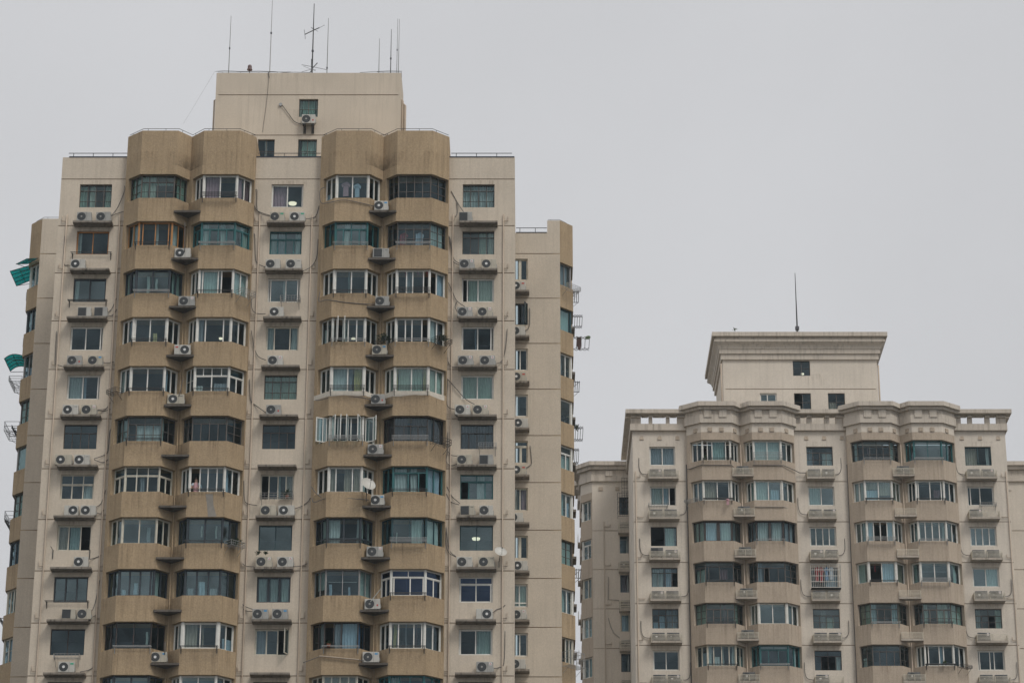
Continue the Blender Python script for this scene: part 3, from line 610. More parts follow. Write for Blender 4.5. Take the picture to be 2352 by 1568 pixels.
# ---- block on the roof ---------------------------------------------------------------------
YP = D+2.5
pa, pb = at('C1',258,697,YP), at('C1',2020,697,YP); pj = [at('C1',800,907,YP).z, at('C1',800,1291,YP).z]
ph = []
for (x0,x1,y0,y1) in ((1040,1227,946,1117),(645,813,1330,1510),(1030,1215,1330,1510)):
    q, r_ = at('C1',x0,y1,YP), at('C1',x1,y0,YP); ph.append((q.x,r_.x,q.z,r_.z))
mb = MB(); wall(mb, (pa.x,YP,66.9), XU, YN, pb.x-pa.x, 66.9, pa.z, [(h[0]-pa.x,h[1]-pa.x,h[2],h[3]) for h in ph], pj, depth=.2)
mb.box(pa.x,pa.x+.15, YP+.002,YP+2.8, 66.9,pa.z); mb.box(pb.x-.15,pb.x, YP+.002,YP+2.8, 66.9,pa.z); mb.box(pa.x+.15,pb.x-.15, YP+2.6,YP+2.8, 66.9,pa.z)
mb.box(pa.x+.16,pb.x-.16, YP+.02,YP+2.58, pa.z-.3,pa.z-.2)
mb.build('roof_block_wall', [M['cream'],M['joint']], TW)
mb = MB(); mb.box(pa.x+.2,pb.x-.2, YP+2.2,YP+2.3, 66.9,pa.z-.4); mb.build('room_wall', M['room'], TW)
for h, look, kw in zip(ph, ('steel roof-block window above an air conditioner','steel roof-block window with cream post','steel roof-block window with parted curtain'),
    (dict(f='s', gh=(.45,), gk='teal', cur=((0,.15,'wht'),(.15,.85,'aqua'),(.85,1,'wht'))), dict(f='s', gh=(.40,), cur=((.38,.55,'wht'),)), dict(f='s', gh=(.40,), gk='teal', cur=((.18,1,'aqua'),)))):
    flat_window(TW, Vector((h[0],YP+.1,h[2])), XU, YN, h[1]-h[0], h[3]-h[2], look, **kw)
for (a,b,c) in ((2030,965,1245),(2054,1010,1245),(236,960,1250)):
    p, q = at('C1',a,b,YP+.6), at('C1',a,c,YP+.6); s_ = -1 if a > 1000 else 1
    pipe(TW, [(p.x+s_*.35,p.y,p.z+.02),(p.x+s_*.12,p.y,p.z+.12),p,(p.x,p.y,67)], .085 if a != 236 else .05, 'pipe')
rp = [at('C1',a,b,YP+.1) for a,b in ((258,697),(840,697))]
roof_rail(TW, [(pa.x+.05,YP+.15,pa.z),(pa.x+4.2,YP+.15,pa.z)], .13, r=.014); roof_rail(TW, [(pb.x-1.4,YP+.15,pa.z),(pb.x,YP+.15,pa.z)], .13, r=.014)
# ---- side wings ------------------------------------------------------------------------------
JW = [66.18-2.8*k for k in range(23)]
wa, wb = -1.58, .18
mb = MB(); wall(mb, (-.54,DW,0), XU, YN, 2.59, 0, 67.5, [(0,wb+.54,64.53-2.8*k,65.86-2.8*k) for k in range(10)], JW)
mb.box(1.32,2.05, DW,DW+.4, 67.5,68.29); mb.build('wing_wall', [M['wing'],M['joint']], TW)
mb = MB(); wall(mb, (-28.12,DW,0), XU, YN, 2.68, 0, 68.4, [], JW); mb.build('wing_wall', [M['wing'],M['joint']], TW)
mb = MB()
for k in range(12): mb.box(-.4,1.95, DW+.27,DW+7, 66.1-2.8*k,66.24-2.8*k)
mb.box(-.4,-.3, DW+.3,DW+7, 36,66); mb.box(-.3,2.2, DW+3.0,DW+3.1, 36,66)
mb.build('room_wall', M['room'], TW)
mb = MB(); mb.box(-27.9,-25.5, DW+1.2,DW+1.3, 36,66); [mb.box(-28.0,-25.5, DW+.1,DW+7, 66.1-2.8*k,66.2-2.8*k) for k in range(12)]; mb.build('room_wall', M['room'], TW)
def side_bays(sx, x0, top, looks):
    """Tan zigzag bays on a flank; sx = +1 faces right, -1 faces left; x0 = corner of the wing wall."""
    P = lambda dx, dy: (x0+sx*dx, DW+dy)
    u1 = (P(0,0), P(.76,.78), P(.76,2.75), P(.02,3.5)); u2 = (u1[3], P(.76,4.25), P(.76,6.2), P(0,7.0))
    un = (u1,u2)
    if sx < 0: un = tuple((u[3],u[2],u[1],u[0]) for u in (u2,u1))
    mb = MB(); core = x0 - sx*.6
    line = [un[0][0]] + [p for u in un for p in u[1:]]
    pol = line + [(core,line[-1][1]-sx*.03),(core,line[0][1]+sx*.03)]
    fl = [(65.67-2.8*k, (67.05-2.8*k) if k else top) for k in range(10)]
    d = .17
    for k,(zs,zt) in enumerate(fl):
        mb.prism(pol, zs, zt)
        for q in (un[0][0], un[0][3], un[1][3]): mb.prism([(q[0]-sx*.004,q[1]+.012 if q[1]<DW+.1 else q[1]-.2),(q[0]-sx*.004,q[1]+.2 if q[1]<DW+6.9 else q[1]-.012),(core,q[1]+.2 if q[1]<DW+6.9 else q[1]-.02),(core,q[1]-.2 if q[1]>DW+.1 else q[1]+.02)], zs-1.42, zs)
    mb.prism(pol, 0, fl[-1][0]-1.42); mb.build('side_bay_wall', M['tan'], TW)
    for u in un:
        first = (u is un[0]) if sx > 0 else (u is un[1])
        a, b, c_, e = (Vector(q) for q in u)
        pts = unit_plan(*u, d=.17, e0=.10, e1=.10)
        for k in range(10):
            look, kw = looks[k] if first else ('dark bay window on the far flank', dict(f='n'))
            zs = 65.67-2.8*k
            kw = dict(kw); fside = kw.pop('facet', {}); other = kw.get('other', {}); kw.pop('other', None)
            n3 = dict(kw)
            if sx > 0: bay_window(TW, pts, zs-1.42, zs, look, lside=fside, side={}, name='flank_window', **n3)
            else: bay_window(TW, pts, zs-1.42, zs, look, side=fside, lside={}, name='flank_window', **n3)
RL = [('grey flank window above a wire basket', dict(f='g', facet=dict(sp=(.45,)), cur=((0,.05,.9,'grey'),))), ('single-pane teal flank window', dict(f='k', gk='refl', facet=dict(sp=()), cur=((0,0,1,'aqua'),))), ('white flank window of two panes', dict(cur=((0,0,.4,'grey'),(0,.05,.3,'mau',0,.3)))),
  ('white single-pane flank window', dict(facet=dict(sp=()))), ('white flank window with transom', dict(facet=dict(sp=(.5,), tr=.30, trn=()), cur=((0,0,1,'grn',0,.65),))), ('white flank window with a pale cloth', dict(facet=dict(sp=(.5,)), cur=((0,.6,.9,'sky',.1,.7),(0,0,.5,'aqua')))),
  ('rusty flank window with teal curtain', dict(f='s', gk='teal', facet=dict(sp=(.5,), gh=(.35,.68)), cur=((0,0,1,'aqua'),))), ('white flank window with green curtain', dict(cur=((0,.1,.5,'grn'),(0,.5,.9,'grey')))), ('cream flank window behind a balcony cage', dict(f='c', facet=dict(sp=(.4,.7), gap=(0,)))), ('flank window at the picture edge', dict())]
LL = [('white flank window under green awnings', dict(cur=((2,.2,.9,'wht'),))), ('dark flank window', dict(f='d', gk='refl', cur=((2,0,.5,'sky'),))), ('grey flank window above an iron basket', dict(f='g', cur=((2,.1,.5,'sky',0,.5),))), ('steel flank window with glazing bars', dict(f='s', gk='teal', facet=dict(sp=(.5,), gh=(.33,.66)), cur=((2,0,1,'aqua'),))),
  ('pale single-pane flank window', dict(f='g', gk='refl', facet=dict(sp=()), cur=((2,0,1,'grn'),))), ('steel flank window with teal panes', dict(f='s', gk='teal', facet=dict(sp=(.5,), gh=(.33,.66)), cur=((2,0,1,'aqua'),))), ('dark framed flank window with curtain', dict(f='d', cur=((2,.1,.5,'sky'),))), ('cream flank window of three lights', dict(f='c', facet=dict(sp=(.33,.66)), cur=((2,.3,.6,'grn'),))), ('cream flank window with bars', dict(f='c', facet=dict(sp=(.5,), gh=(.5,)), cur=((2,.2,.8,'sky'),))), ('flank window at left picture edge', dict())]
side_bays(1, 2.05, 68.29, RL); side_bays(-1, -28.12, 68.4, LL)
mb = MB(); mb.box(-.5,1.3, DW-.02,DW+.3, 67.505,67.55); mb.build('flashing', M['navy'], TW)
roof_rail(TW, [(-.5,DW+.15,67.55),(1.3,DW+.15,67.55)], .33); roof_rail(TW, [(1.36,DW+.2,68.29),(2.02,DW+.2,68.29),(2.45,DW+.7,68.29)], .14, r=.013)
roof_rail(TW, [(-28.6,DW+.75,68.4),(-28.05,DW+.15,68.4),(-25.5,DW+.15,68.4)], .16, r=.014)
for k in range(9):
    z = 63.66-2.8*k
    mb = MB(); mb.box(-.53,.27, DW-.6,DW-.002, z-.12,z); mb.build('ledge', M['ledge'], TW, bevel=.012)
    flat_window(TW, Vector((-1.0,DW+.12,64.53-2.8*k)), XU, YN, 1.18, 1.33, ['cream wing window with a wide post','ink-dark wing window with swung leaf','white wing window','white single-pane wing window','cream wing window with transom','wing window with pink curtain','cream narrow-light wing window','wing window with low blue light','white dark-paned wing window'][k],
        **[dict(f='c', sp=(.62,), mt=.16), dict(f='d', sp=(.55,.72), gap=(1,), opn=((.98,1.9,.5),)), dict(sp=(.63,)), dict(sp=(.42,)), dict(f='c', sp=(.66,), mt=.13, tr=.24, trn=()), dict(f='c', sp=(.63,), cur=((.42,.62,'bei'),(.64,1,'pink'))), dict(f='c', sp=(.62,), mt=.16), dict(f='w', sp=(.6,), brail=.2, gk='teal', cur=((.4,1,'grn'),)), dict(sp=(.62,))][k])
    mb = MB(); mb.box(2.05,2.94, DW+2.9,DW+4.1, z-.9-.14,z-.9); mb.build('flank_ledge', M['ledge'], TW)
    mb = MB(); mb.box(-29.02,-28.12, DW+2.9,DW+4.1, z-.9-.14,z-.9); mb.build('flank_ledge', M['ledge'], TW)
# ---- patches where the wall was redone ----------------------------------------------------------
def patch(pts, mat, drop):
    mb = MB(); n = len(pts)
    for (p, q), (d0, d1) in zip(zip(pts, pts[1:]), zip(drop, drop[1:])):
        p, q = Vector(p), Vector(q); m = 5; nn = (q-p); nn = Vector((nn.y,-nn.x,0)).normalized()*.006
        for i in range(m):
            a, b = p.lerp(q, i/m)+nn, p.lerp(q, (i+1)/m)+nn; da, db = d0+(d1-d0)*i/m, d0+(d1-d0)*(i+1)/m
            ja, jb = .03*math.sin(a.x*37), .03*math.sin(b.x*37)
            mb.poly([a, b, b-Z*(db+jb), a-Z*(da+ja)])
    mb.build('wall_patch', M[mat], TW)
z4 = SZ(4)-1.425
u = BR[0]; patch([(u[0][0],u[0][1],z4),(u[1][0],u[1][1],z4),(u[2][0],u[2][1],z4),(u[3][0],u[3][1],z4)], 'patch', [.22,.27,.25,.2])
u = BR[1]; patch([(u[0][0],u[0][1],z4),(u[1][0],u[1][1],z4),(u[2][0],u[2][1],z4),(u[3][0]-.12,u[3][1]-.1,z4)], 'patch', [.2,.3,.2,.3])
zz = SZ(6)-1.55; mb = MB(); mb.poly([(-16.6,yF-.006,zz),(-16.22,yF-.006,zz),(-16.16,yF-.006,zz-.6),(-15.98,yF-.006,zz-1.22),(-16.42,yF-.006,zz-1.24),(-16.5,yF-.006,zz-.6)]); mb.build('wall_patch', M['gpatch'], TW)
# ================================================================== things on the tall tower
def aclabel(style, mark, pos, where, mirror=False):
    a = {'wh':'white-hubbed', 'dk':'dark-fan', 'sq':'square-grille'}[style]
    mk = {'mblue':' blue-badged','mred':' red-badged','mgreen':' green-badged','tri':' three-lozenge-badged','mdark':''}.get(mark,'')
    return f"{a}{mk} air conditioner{pos} {where}"
FLAT_AC = [  # strip, row, region, x0, x1, style, badge, mirrored
 (0,0,'Z1',638,757,'dk',None,0),(0,0,'Z1',797,917,'dk',None,0),(0,1,'Z1',612,732,'wh',None,0),(0,2,'Z2',604,705,'sq',None,0),(0,2,'Z2',740,845,'sq',None,0),
 (0,3,'Z2',537,660,'dk','mred',0),(0,3,'Z2',707,830,'dk','mblue',0),(0,4,'Z2',525,655,'wh','mdark',0),(0,4,'Z2',680,807,'dk','tri',0),(0,5,'Z2',493,628,'wh',None,0),(0,5,'Z2',648,775,'wh','mdark',0),
 (0,6,'Z3',455,562,'wh',None,1),(0,6,'Z3',580,700,'wh',None,0),(0,7,'Z3',555,665,'wh',None,0),(0,8,'Z3',490,590,'sq',None,0),(0,8,'Z3',608,712,'dk',None,0),(0,9,'Z3',487,610,'wh','mgreen',0),
 (1,0,'Z4',228,345,'dk','mgreen',0),(1,0,'Z4',388,515,'wh','mgreen',0),(1,1,'Z4',205,325,'dk',None,0),(1,1,'Z4',370,497,'dk','mdark',0),(1,2,'Z5',198,315,'wh',None,0),(1,3,'Z5',195,322,'dk','tri',0),(1,4,'Z5',198,320,'dk','mred',0),
 (1,6,'Z6',113,235,'dk',None,0),(1,6,'Z6',253,378,'wh',None,0),(1,7,'Z6',93,217,'dk','tri',0),(1,7,'Z6',258,382,'dk','tri',0),(1,8,'Z6',82,202,'dk','mblue',0),(1,8,'Z6',232,352,'dk','mblue',0),
 (2,0,'B1',190,293,'sq',None,0),(2,1,'B1',195,318,'dk','tri',0),(2,1,'B1',375,498,'wh',None,0),(2,2,'B1',182,305,'dk','tri',0),(2,2,'B1',345,468,'dk','tri',0),(2,3,'B2',175,303,'dk','tri',0),(2,3,'B2',357,487,'dk','tri',0),
 (2,4,'B2',155,282,'dk','tri',0),(2,4,'B2',300,430,'dk','tri',0),(2,5,'B2',175,297,'dk',None,0),(2,5,'B2',358,470,'sq',None,0),(2,6,'B3',192,313,'sq','mdark',0),(2,6,'B3',355,468,'dk',None,0),(2,7,'B3',168,298,'dk','mdark',0),(2,7,'B3',347,480,'dk','mdark',0),
 (2,8,'B3',332,468,'wh',None,1),(2,9,'B3',335,475,'dk','tri',0)]
HOSE = {  # (strip, row, x0): polylines on the wall
 (0,0,797):[('Z1',[(915,850),(965,828),(1022,812)]),('Z1',[(915,850),(970,780),(1028,650),(1032,600)])], (0,1,612):[('Z1',[(612,1255),(560,1250),(527,1228),(532,1010)])],
 (0,2,740):[('Z2',[(850,165),(920,115),(965,20)]),('Z2',[(850,170),(930,160),(968,110)])], (0,3,537):[('Z2',[(540,588),(470,565),(457,540),(472,290)])], (0,3,707):[('Z2',[(830,545),(880,555),(940,545)])],
 (0,4,680):[('Z2',[(808,942),(880,930),(915,880)]),('Z2',[(808,948),(870,948),(918,935)])], (0,5,648):[('Z2',[(778,1345),(870,1310),(895,1270),(912,1110),(958,1103)]),('Z2',[(778,1352),(850,1375),(895,1350)])],
 (0,6,580):[('Z3',[(703,232),(770,195),(805,90)]),('Z3',[(705,255),(770,270),(795,240)])], (0,7,555):[('Z3',[(668,622),(720,612),(778,590)])], (0,8,608):[('Z3',[(710,1010),(735,940),(768,780)]),('Z3',[(712,1060),(738,1040),(748,985)])], (0,9,487):[('Z3',[(612,1480),(680,1465),(720,1440)])],
 (1,0,228):[('Z4',[(225,848),(150,825),(118,780),(118,640),(105,630)]),('Z4',[(225,840),(110,790),(75,650),(52,622)])], (1,0,388):[('Z4',[(515,870),(600,850),(632,760)])], (1,1,205):[('Z4',[(190,1268),(120,1235),(103,1180),(98,1010),(90,990)])], (1,1,370):[('Z4',[(500,1300),(570,1260),(612,1180),(622,1040)])],
 (1,2,198):[('Z5',[(190,148),(120,145),(82,110),(75,20)])], (1,3,195):[('Z5',[(192,530),(130,500),(95,420),(72,285)])], (1,4,198):[('Z5',[(190,963),(110,905),(65,860),(55,690)])],
 (1,6,113):[('Z6',[(110,208),(40,195),(15,160),(10,20)])], (1,6,253):[('Z6',[(380,240),(450,215),(500,180),(520,150)])], (1,7,93):[('Z6',[(85,678),(30,675),(0,655)])], (1,7,258):[('Z6',[(385,678),(450,672),(495,655)])], (1,8,82):[('Z6',[(80,1003),(30,985),(0,965)]),('Z6',[(80,1018),(30,1015),(5,1000)])],
 (2,0,190):[('B1',[(230,662),(180,590),(120,482)]),('B1',[(155,695),(172,660),(165,580)])], (2,1,195):[('B1',[(195,1080),(150,1045),(130,960),(105,848)]),('B1',[(195,1095),(150,1070),(138,1030),(125,900),(110,855)])], (2,2,182):[('B1',[(240,1438),(175,1390),(140,1320),(105,1240)]),('B1',[(182,1490),(160,1440),(175,1395)])],
 (2,3,175):[('B2',[(180,432),(130,425),(95,370),(92,255)])], (2,3,357):[('B2',[(490,405),(545,380),(575,280),(592,118)])], (2,4,155):[('B2',[(155,780),(110,765),(93,720),(100,535)])], (2,4,300):[('B2',[(320,740),(240,690),(180,620),(98,530)])],
 (2,5,175):[('B2',[(178,1165),(130,1160),(100,1130)]),('B2',[(178,1230),(130,1245),(85,1215),(95,1130),(98,970)])], (2,6,192):[('B3',[(195,80),(130,20),(90,-60)]),('B3',[(190,92),(120,65),(85,0)])], (2,7,168):[('B3',[(165,525),(110,490),(85,420),(88,280)]),('B3',[(165,520),(120,480),(100,400),(88,285)])],
 (2,8,332):[('B3',[(470,985),(500,960),(545,945),(575,920)])], (2,9,335):[('B3',[(475,1445),(520,1435),(562,1395),(568,1135)])]}
cnt = {}
for a in FLAT_AC: cnt[a[:2]] = cnt.get(a[:2], 0) + 1
seen = {}
for (s_,k,r,x0,x1,st,mk,mi) in FLAT_AC:
    p0, p1 = at(r,x0,800,D-.42), at(r,x1,800,D-.42); n = cnt[(s_,k)]; i = seen.get((s_,k),0); seen[(s_,k)] = i+1
    pos = '' if n == 1 else (', left of two,' if i == 0 else ', right of two,')
    hs = [[at(rr,q[0],q[1],D-.05-(.22 if j == 0 else 0)) for j,q in enumerate(pl)] for rr, pl in HOSE.get((s_,k,x0), ())]
    z = 63.745-2.8*k
    ac((p0.x+p1.x)/2, D-.44, z, st, aclabel(st, mk, pos, f"on {ORD[k]} ledge of tall tower's {SN[s_]}"), w=min(.9,max(.70,p1.x-p0.x)), mirror=bool(mi), mark=mk, hose=hs)
VAL = [(0,1,'Z1',1462,1592,'wh',None,0),(0,2,'Z2',1437,1575,'dk','tri',0),(0,3,'Z2',1423,1557,'wh','mred',1),(0,4,'Z2',1387,1525,'wh','mdark',0),(0,9,'Z3',1175,1305,'wh','mblue',0),
 (1,0,'Z4',1088,1200,'wh','mblue',0),(1,1,'Z4',1082,1215,'sq','mdark',0),(1,2,'Z5',1080,1195,'dk',None,0),(1,3,'Z5',1060,1183,'dk','mblue',0),(1,4,'Z5',1062,1175,'dk','mred',0),(1,5,'Z5',1043,1170,'dk','tri',0),
 (1,6,'Z6',968,1070,'wh','mblue',0),(1,7,'Z6',943,1068,'dk','tri',0),(1,8,'Z6',937,1055,'dk','mred',0),(1,9,'Z6',930,1055,'dk','mblue',0)]
VH = {(1,0):[('Z4',[(1088,765),(960,735),(830,715),(700,740),(645,735),(640,640),(680,610)])], (1,2):[('Z5',[(1080,70),(960,62),(840,50),(700,30),(630,40),(640,-40)])], (1,4):[('Z5',[(1062,858),(1000,838),(900,828),(760,825),(640,850),(600,850)])],
 (1,6):[('Z6',[(968,165),(850,155),(730,145),(630,150),(545,180),(530,145)]),('Z6',[(600,140),(560,110),(525,60)])], (1,9):[('Z6',[(930,1395),(890,1390)]),('Z6',[(590,1362),(530,1385),(462,1410)])], (0,1):[('Z1',[(1525,1145),(1528,1000),(1530,900)])], (0,4):[('Z2',[(1480,828),(1495,760),(1512,690)])], (0,9):[('Z3',[(1260,1350),(1265,1250)])]}
for (s_,k,r,x0,x1,st,mk,mi) in VAL:
    p0, p1 = at(r,x0,800,yF+.05), at(r,x1,800,yF+.05); z = 64.055-2.8*k
    hs = [[at(rr,q[0],q[1],yF-.03-(.0 if (i_ or j) else 0)) for j,q in enumerate(pl)] for i_,(rr, pl) in enumerate(VH.get((s_,k), ()))]
    ac((p0.x+p1.x)/2, yF+.0, z, st, aclabel(st, mk, '', f"on {ORD[k]} ledge between the {('left','right')[s_]} tan bays"), w=p1.x-p0.x, mirror=bool(mi), mark=mk, hose=hs, grp='air conditioner units in the bay valleys')
cp = MB(); cp.tube([at('Z6',585,1360,yF-.09), at('Z6',890,1388,yF-.09)], .035, 6)
tag(cp.build('conduit', M['bei']), 'yellowish insulated pipe sloping across the spandrel towards a blue-badged air conditioner', 'pipe')
pl = MB(); pl.tube([at('Z6',978,945,yF-.05), at('Z6',1070,828,yF-.35)], .02, 5)
tag(pl.build('pole', M['wht']), 'thin pale pole leaning from an air conditioner to the blue-glazed bay window', 'pole')
for k,(r,x0,x1,st,mk) in enumerate([('B1',615,743,'wh','mred'),('B2',610,738,'dk',None),('B2',618,748,'wh','mred'),('B2',632,762,'wh',None),('B2',618,748,'wh','mred'),('B3',592,720,'wh',None),('B3',628,758,'wh',None),('B3',622,748,'dk','tri'),('B3',612,738,'dk',None)]):
    p0, p1 = at(r,x0,800,DW-.42), at(r,x1,800,DW-.42)
    ac((p0.x+p1.x)/2, DW-.44, 63.665-2.8*k, st, aclabel(st, mk, '', f"half hidden on {ORD[k]} ledge of the right wing"), mark=mk, grp='air conditioner units on the wing ledges',
       hose=[[at('B2',735,1268,DW-.05),at('B2',785,1235,DW-.05),at('B2',788,1190,DW-.05),at('B2',778,1080,DW-.05)]] if k == 4 else ([[at('B2',735,132,DW-.05),at('B2',768,100,DW-.05),at('B2',775,0,DW-.05),at('B1',773,1450,DW-.05)]] if k == 1 else ()))
# unit of the roof block on its steel brackets
p0, p1 = at('C1',1068,1185,YP-.4), at('C1',1197,1185,YP-.4)
a_ = ac((p0.x+p1.x)/2, YP-.42, p0.z, 'dk', 'lone red-badged air conditioner on steel brackets below the roof-block window', w=p1.x-p0.x, mark='mred', hose=[[at('C1',q[0],q[1],YP-.05) for q in ((1068,1188),(1000,1160),(950,1095),(878,1000))]])
mb = MB()
for x in (-.26,-.18,.20,.28): mb.obox((x,0,0),XU,YN,-.03,.03,-.40,.0,-.05,-.0); mb.obox((x,.40,0),XU,YN,-.03,.03,0,.05,-.42,0); mb.tube([(x,.02,-.04),(x,.38,-.38)],.02,4)
mb.build('bracket', M['metal'], a_)
q = at('C1',868,1000,YP-.04); mb = MB(); mb.tube([q+Vector((0,.05,0)), q+Vector((0,-.06,0))], .10, 10); tag(mb.build('pipe_sleeve', M['steel']), 'round pipe sleeve in the roof-block wall left of its window', 'pipe sleeve')
mb = MB(); mb.tube([at('C1',q[0],q[1],YP-.03) for q in ((752,690),(757,720),(745,880),(725,1050),(703,1200),(697,1262))], .010, 5); mb.tube([at('C1',752,692,YP-.03), at('C1',758,740,YP-.03)], .03, 6)
tag(mb.build('aerial_cable', M['cable']), 'dark aerial cable hanging down the roof-block wall', 'cable')
mb = MB(); mb.tube([at('C1',240,684,YP), at('C1',115,890,YP-1.0), at('C1',-5,1092,YP-2.6), at('C1',-60,1180,YP-3.4)], .006, 4)
tag(mb.build('stay_wire', M['cable']), 'thin stay wire from the roof-block corner down to the left bay roof', 'cable')
# ---- aerials ---------------------------------------------------------------------------------------
zr = pa.z
def aerial(label, xb, yt, xt, r0, mat, joint=None, seg=None, Yo=1.2):
    b = at('C1',xb,690,YP+Yo); t_ = at('C1',xt,yt,YP+Yo); t = thing('aerial', label, 'aerial', (b.x,YP+Yo,zr-.25), 'whip aerials on the roof block'); H = t_.z-zr+.25
    m = MB(); m.tube([(0,0,0),(0,0,H*.55),(0,0,H)], r0, 6, r0*.45); m.build('mast', M[mat], t)
    if joint:
        j = MB(); zj = (at('C1',xb,joint,YP+Yo).z - zr+.25); j.tube([(0,0,zj-.05),(0,0,zj+.05)], r0*1.4+.006, 6); j.build('clamp', M['mdark'], t)
    return t, H
aerial('thin grey whip aerial at the left end of the roof block', 372,153,395,.028,'mast',463); aerial('tallest pale whip aerial, left of the crossed aerial', 764,5,779,.036,'steel',318)
aerial('whip aerial just right of the crossed aerial', 1310,175,1320,.030,'mast',650); aerial('shortest plain whip aerial on the right half of the roof block', 1805,370,1809,.028,'mast'); aerial('dark stubby aerial with two clamps near the right end', 1917,282,1928,.034,'metal',560)
aerial('pale whip aerial, second from the right end of the roof', 1976,180,1986,.022,'mast',478); aerial('rightmost thin whip aerial at the roof-block corner', 1992,185,2001,.024,'mast')
yg, H = aerial('dark mast with crossed television aerials in the middle of the roof block', 1168,38,1193,.05,'metal',488); yg['group'] = ''
del yg['group']
O_ = Vector(yg.location); loc = lambda a,b,dy=0: at('C1',a,b,YP+1.2+dy) - O_
m = MB(); m.tube([loc(1100,330,-.6),loc(1183,290),loc(1236,267,.4)], .03, 5); m.tube([loc(1236,267,.4),loc(1288,242,.7)], .010, 4)
m.tube([loc(1093,285,-.6),loc(1100,330,-.6),loc(1103,375,-.6)], .012, 4); m.tube([loc(1158,262,-.4),loc(1225,303,.5)], .012, 4); m.tube([loc(1160,270,-.4),loc(1200,285,.3)], .010, 4); m.build('crossed_aerial', M['metal'], yg)
m = MB(); m.tube([loc(1150,692,-.3),loc(1183,640),loc(1218,603,.3)], .03, 5); m.tube([loc(1068,620,-.5),loc(1180,640),loc(1310,668,.5)], .014, 4); m.tube([loc(1085,633,-.4),loc(1200,678,.3)], .010, 4); m.tube([loc(1163,565),loc(1163,690)], .02, 4); m.tube([loc(1060,692),loc(1150,665),loc(1205,670)], .012, 4); m.build('lower_aerial', M['metal'], yg)
b = at('C1',572,690,YP+.5); sr = thing('warning_lamp', 'red-brown domed warning lamp on a short post at the roof edge', 'warning lamp', b)
m = MB(); m.tube([(0,0,-.2),(0,0,.16)], .025, 6); m.build('post', M['metal'], sr); m = MB(); m.tube([(0,0,.14),(0,0,.20),(0,0,.24)], .16, 12, .12); m.build('base', M['siren'], sr)
m = MB(); m.v = []; rr = [(.12,.24),(.12,.34),(.10,.42),(.05,.46)]; i0 = 0
for (a,z_) in rr:
    m.v += [(a*math.cos(t*math.pi/6), a*math.sin(t*math.pi/6), z_) for t in range(12)]
for q in range(3):
    for j in range(12): m.f.append([q*12+j, q*12+(j+1)%12, (q+1)*12+(j+1)%12, (q+1)*12+j]); m.mi.append(0)
m.f.append([36+j for j in range(12)]); m.mi.append(0); m.build('lens', M['siren'], sr, smooth=True)
mb = MB(); mb.tube([at('C1',q[0],q[1],YP+.15) for q in ((245,684),(330,676),(500,684),(660,680),(820,686),(900,694),(1000,690),(1150,694))], .014, 4); mb.tube([at('C1',q[0],q[1],YP+.2) for q in ((1625,694),(1780,684),(1900,678),(2022,680),(2022,740))], .014, 4)
tag(mb.build('roof_cable', M['cable']), 'loose black cable lying along the roof-block edge between the aerials', 'cable')
# ---- clothes rails ------------------------------------------------------------------------------------
def bay_rack(bay, unit, k, kind='bar', mat='metal', dx0=0., dx1=0., what=None):
    u = (BL,BR)[bay][unit]; A, B = u[1], u[2]; nm = [('left','first'),('left','second'),('right','third'),('right','fourth')][bay*2+unit]
    rack((A[0]+.02+dx0, yF, SZ(k)-1.42+.03), XU, YN, B[0]-A[0]-.04+dx1, what or f"clothes rail below the {ORD[k]} window of the tall tower's {nm[1]} tan bay column", kind, mat)
for k, kind, mat in ((1,'bar','metal'),(2,'wht','steel'),(3,'bar','metal'),(4,'bar','metal'),(5,'bar','metal'),(9,'bar','steel')): bay_rack(0,0,k,kind,mat, dx0=(-.1 if k==1 else 0))
for k, kind, mat in ((0,'grille','metal'),(1,'wht','steel'),(2,'bar','metal'),(4,'bar','metal'),(6,'bar','metal'),(7,'bar','metal'),(9,'bar','metal')): bay_rack(0,1,k,kind,mat)
for k, kind, mat in ((1,'bar','steel'),(2,'bar','metal'),(3,'bar','steel'),(4,'grille','metal'),(5,'grille','steel'),(7,'bar','metal'),(9,'bar','steel')): bay_rack(1,0,k,kind,mat)
for k, kind, mat in ((1,'wht','steel'),(2,'grille','metal'),(3,'bar','steel'),(4,'grille','metal'),(5,'grille','steel'),(6,'bar','metal'),(7,'grille','steel'),(8,'bar','metal'),(9,'bar','metal')): bay_rack(1,1,k,kind,mat)
for k, kind, a, b in ((1,'bar',-24.6,-22.4),(2,'wht',-24.6,-22.5),(8,'bar',-24.75,-22.5)):
    rack((a,D,WZ(k)-.02), XU, YN, b-a, f"long clothes rail below the {ORD[k]} window of the tall tower's left pale strip", kind, 'metal')
# empty brackets under the half-open cream window
t = thing('rail_bracket', 'pair of empty iron brackets under the cream window with its right third open', 'bracket', (-24.55,D,WZ(7)))
for x in (0,1.92):
    b = MB(); b.obox((0,0,0),XU,YN,x-.02,x+.02,0,.04,-.45,.03); b.tube([(x,-.02,.0),(x-.08,-.34,.12)],.018,4); b.build('bracket', M['metal'], t)
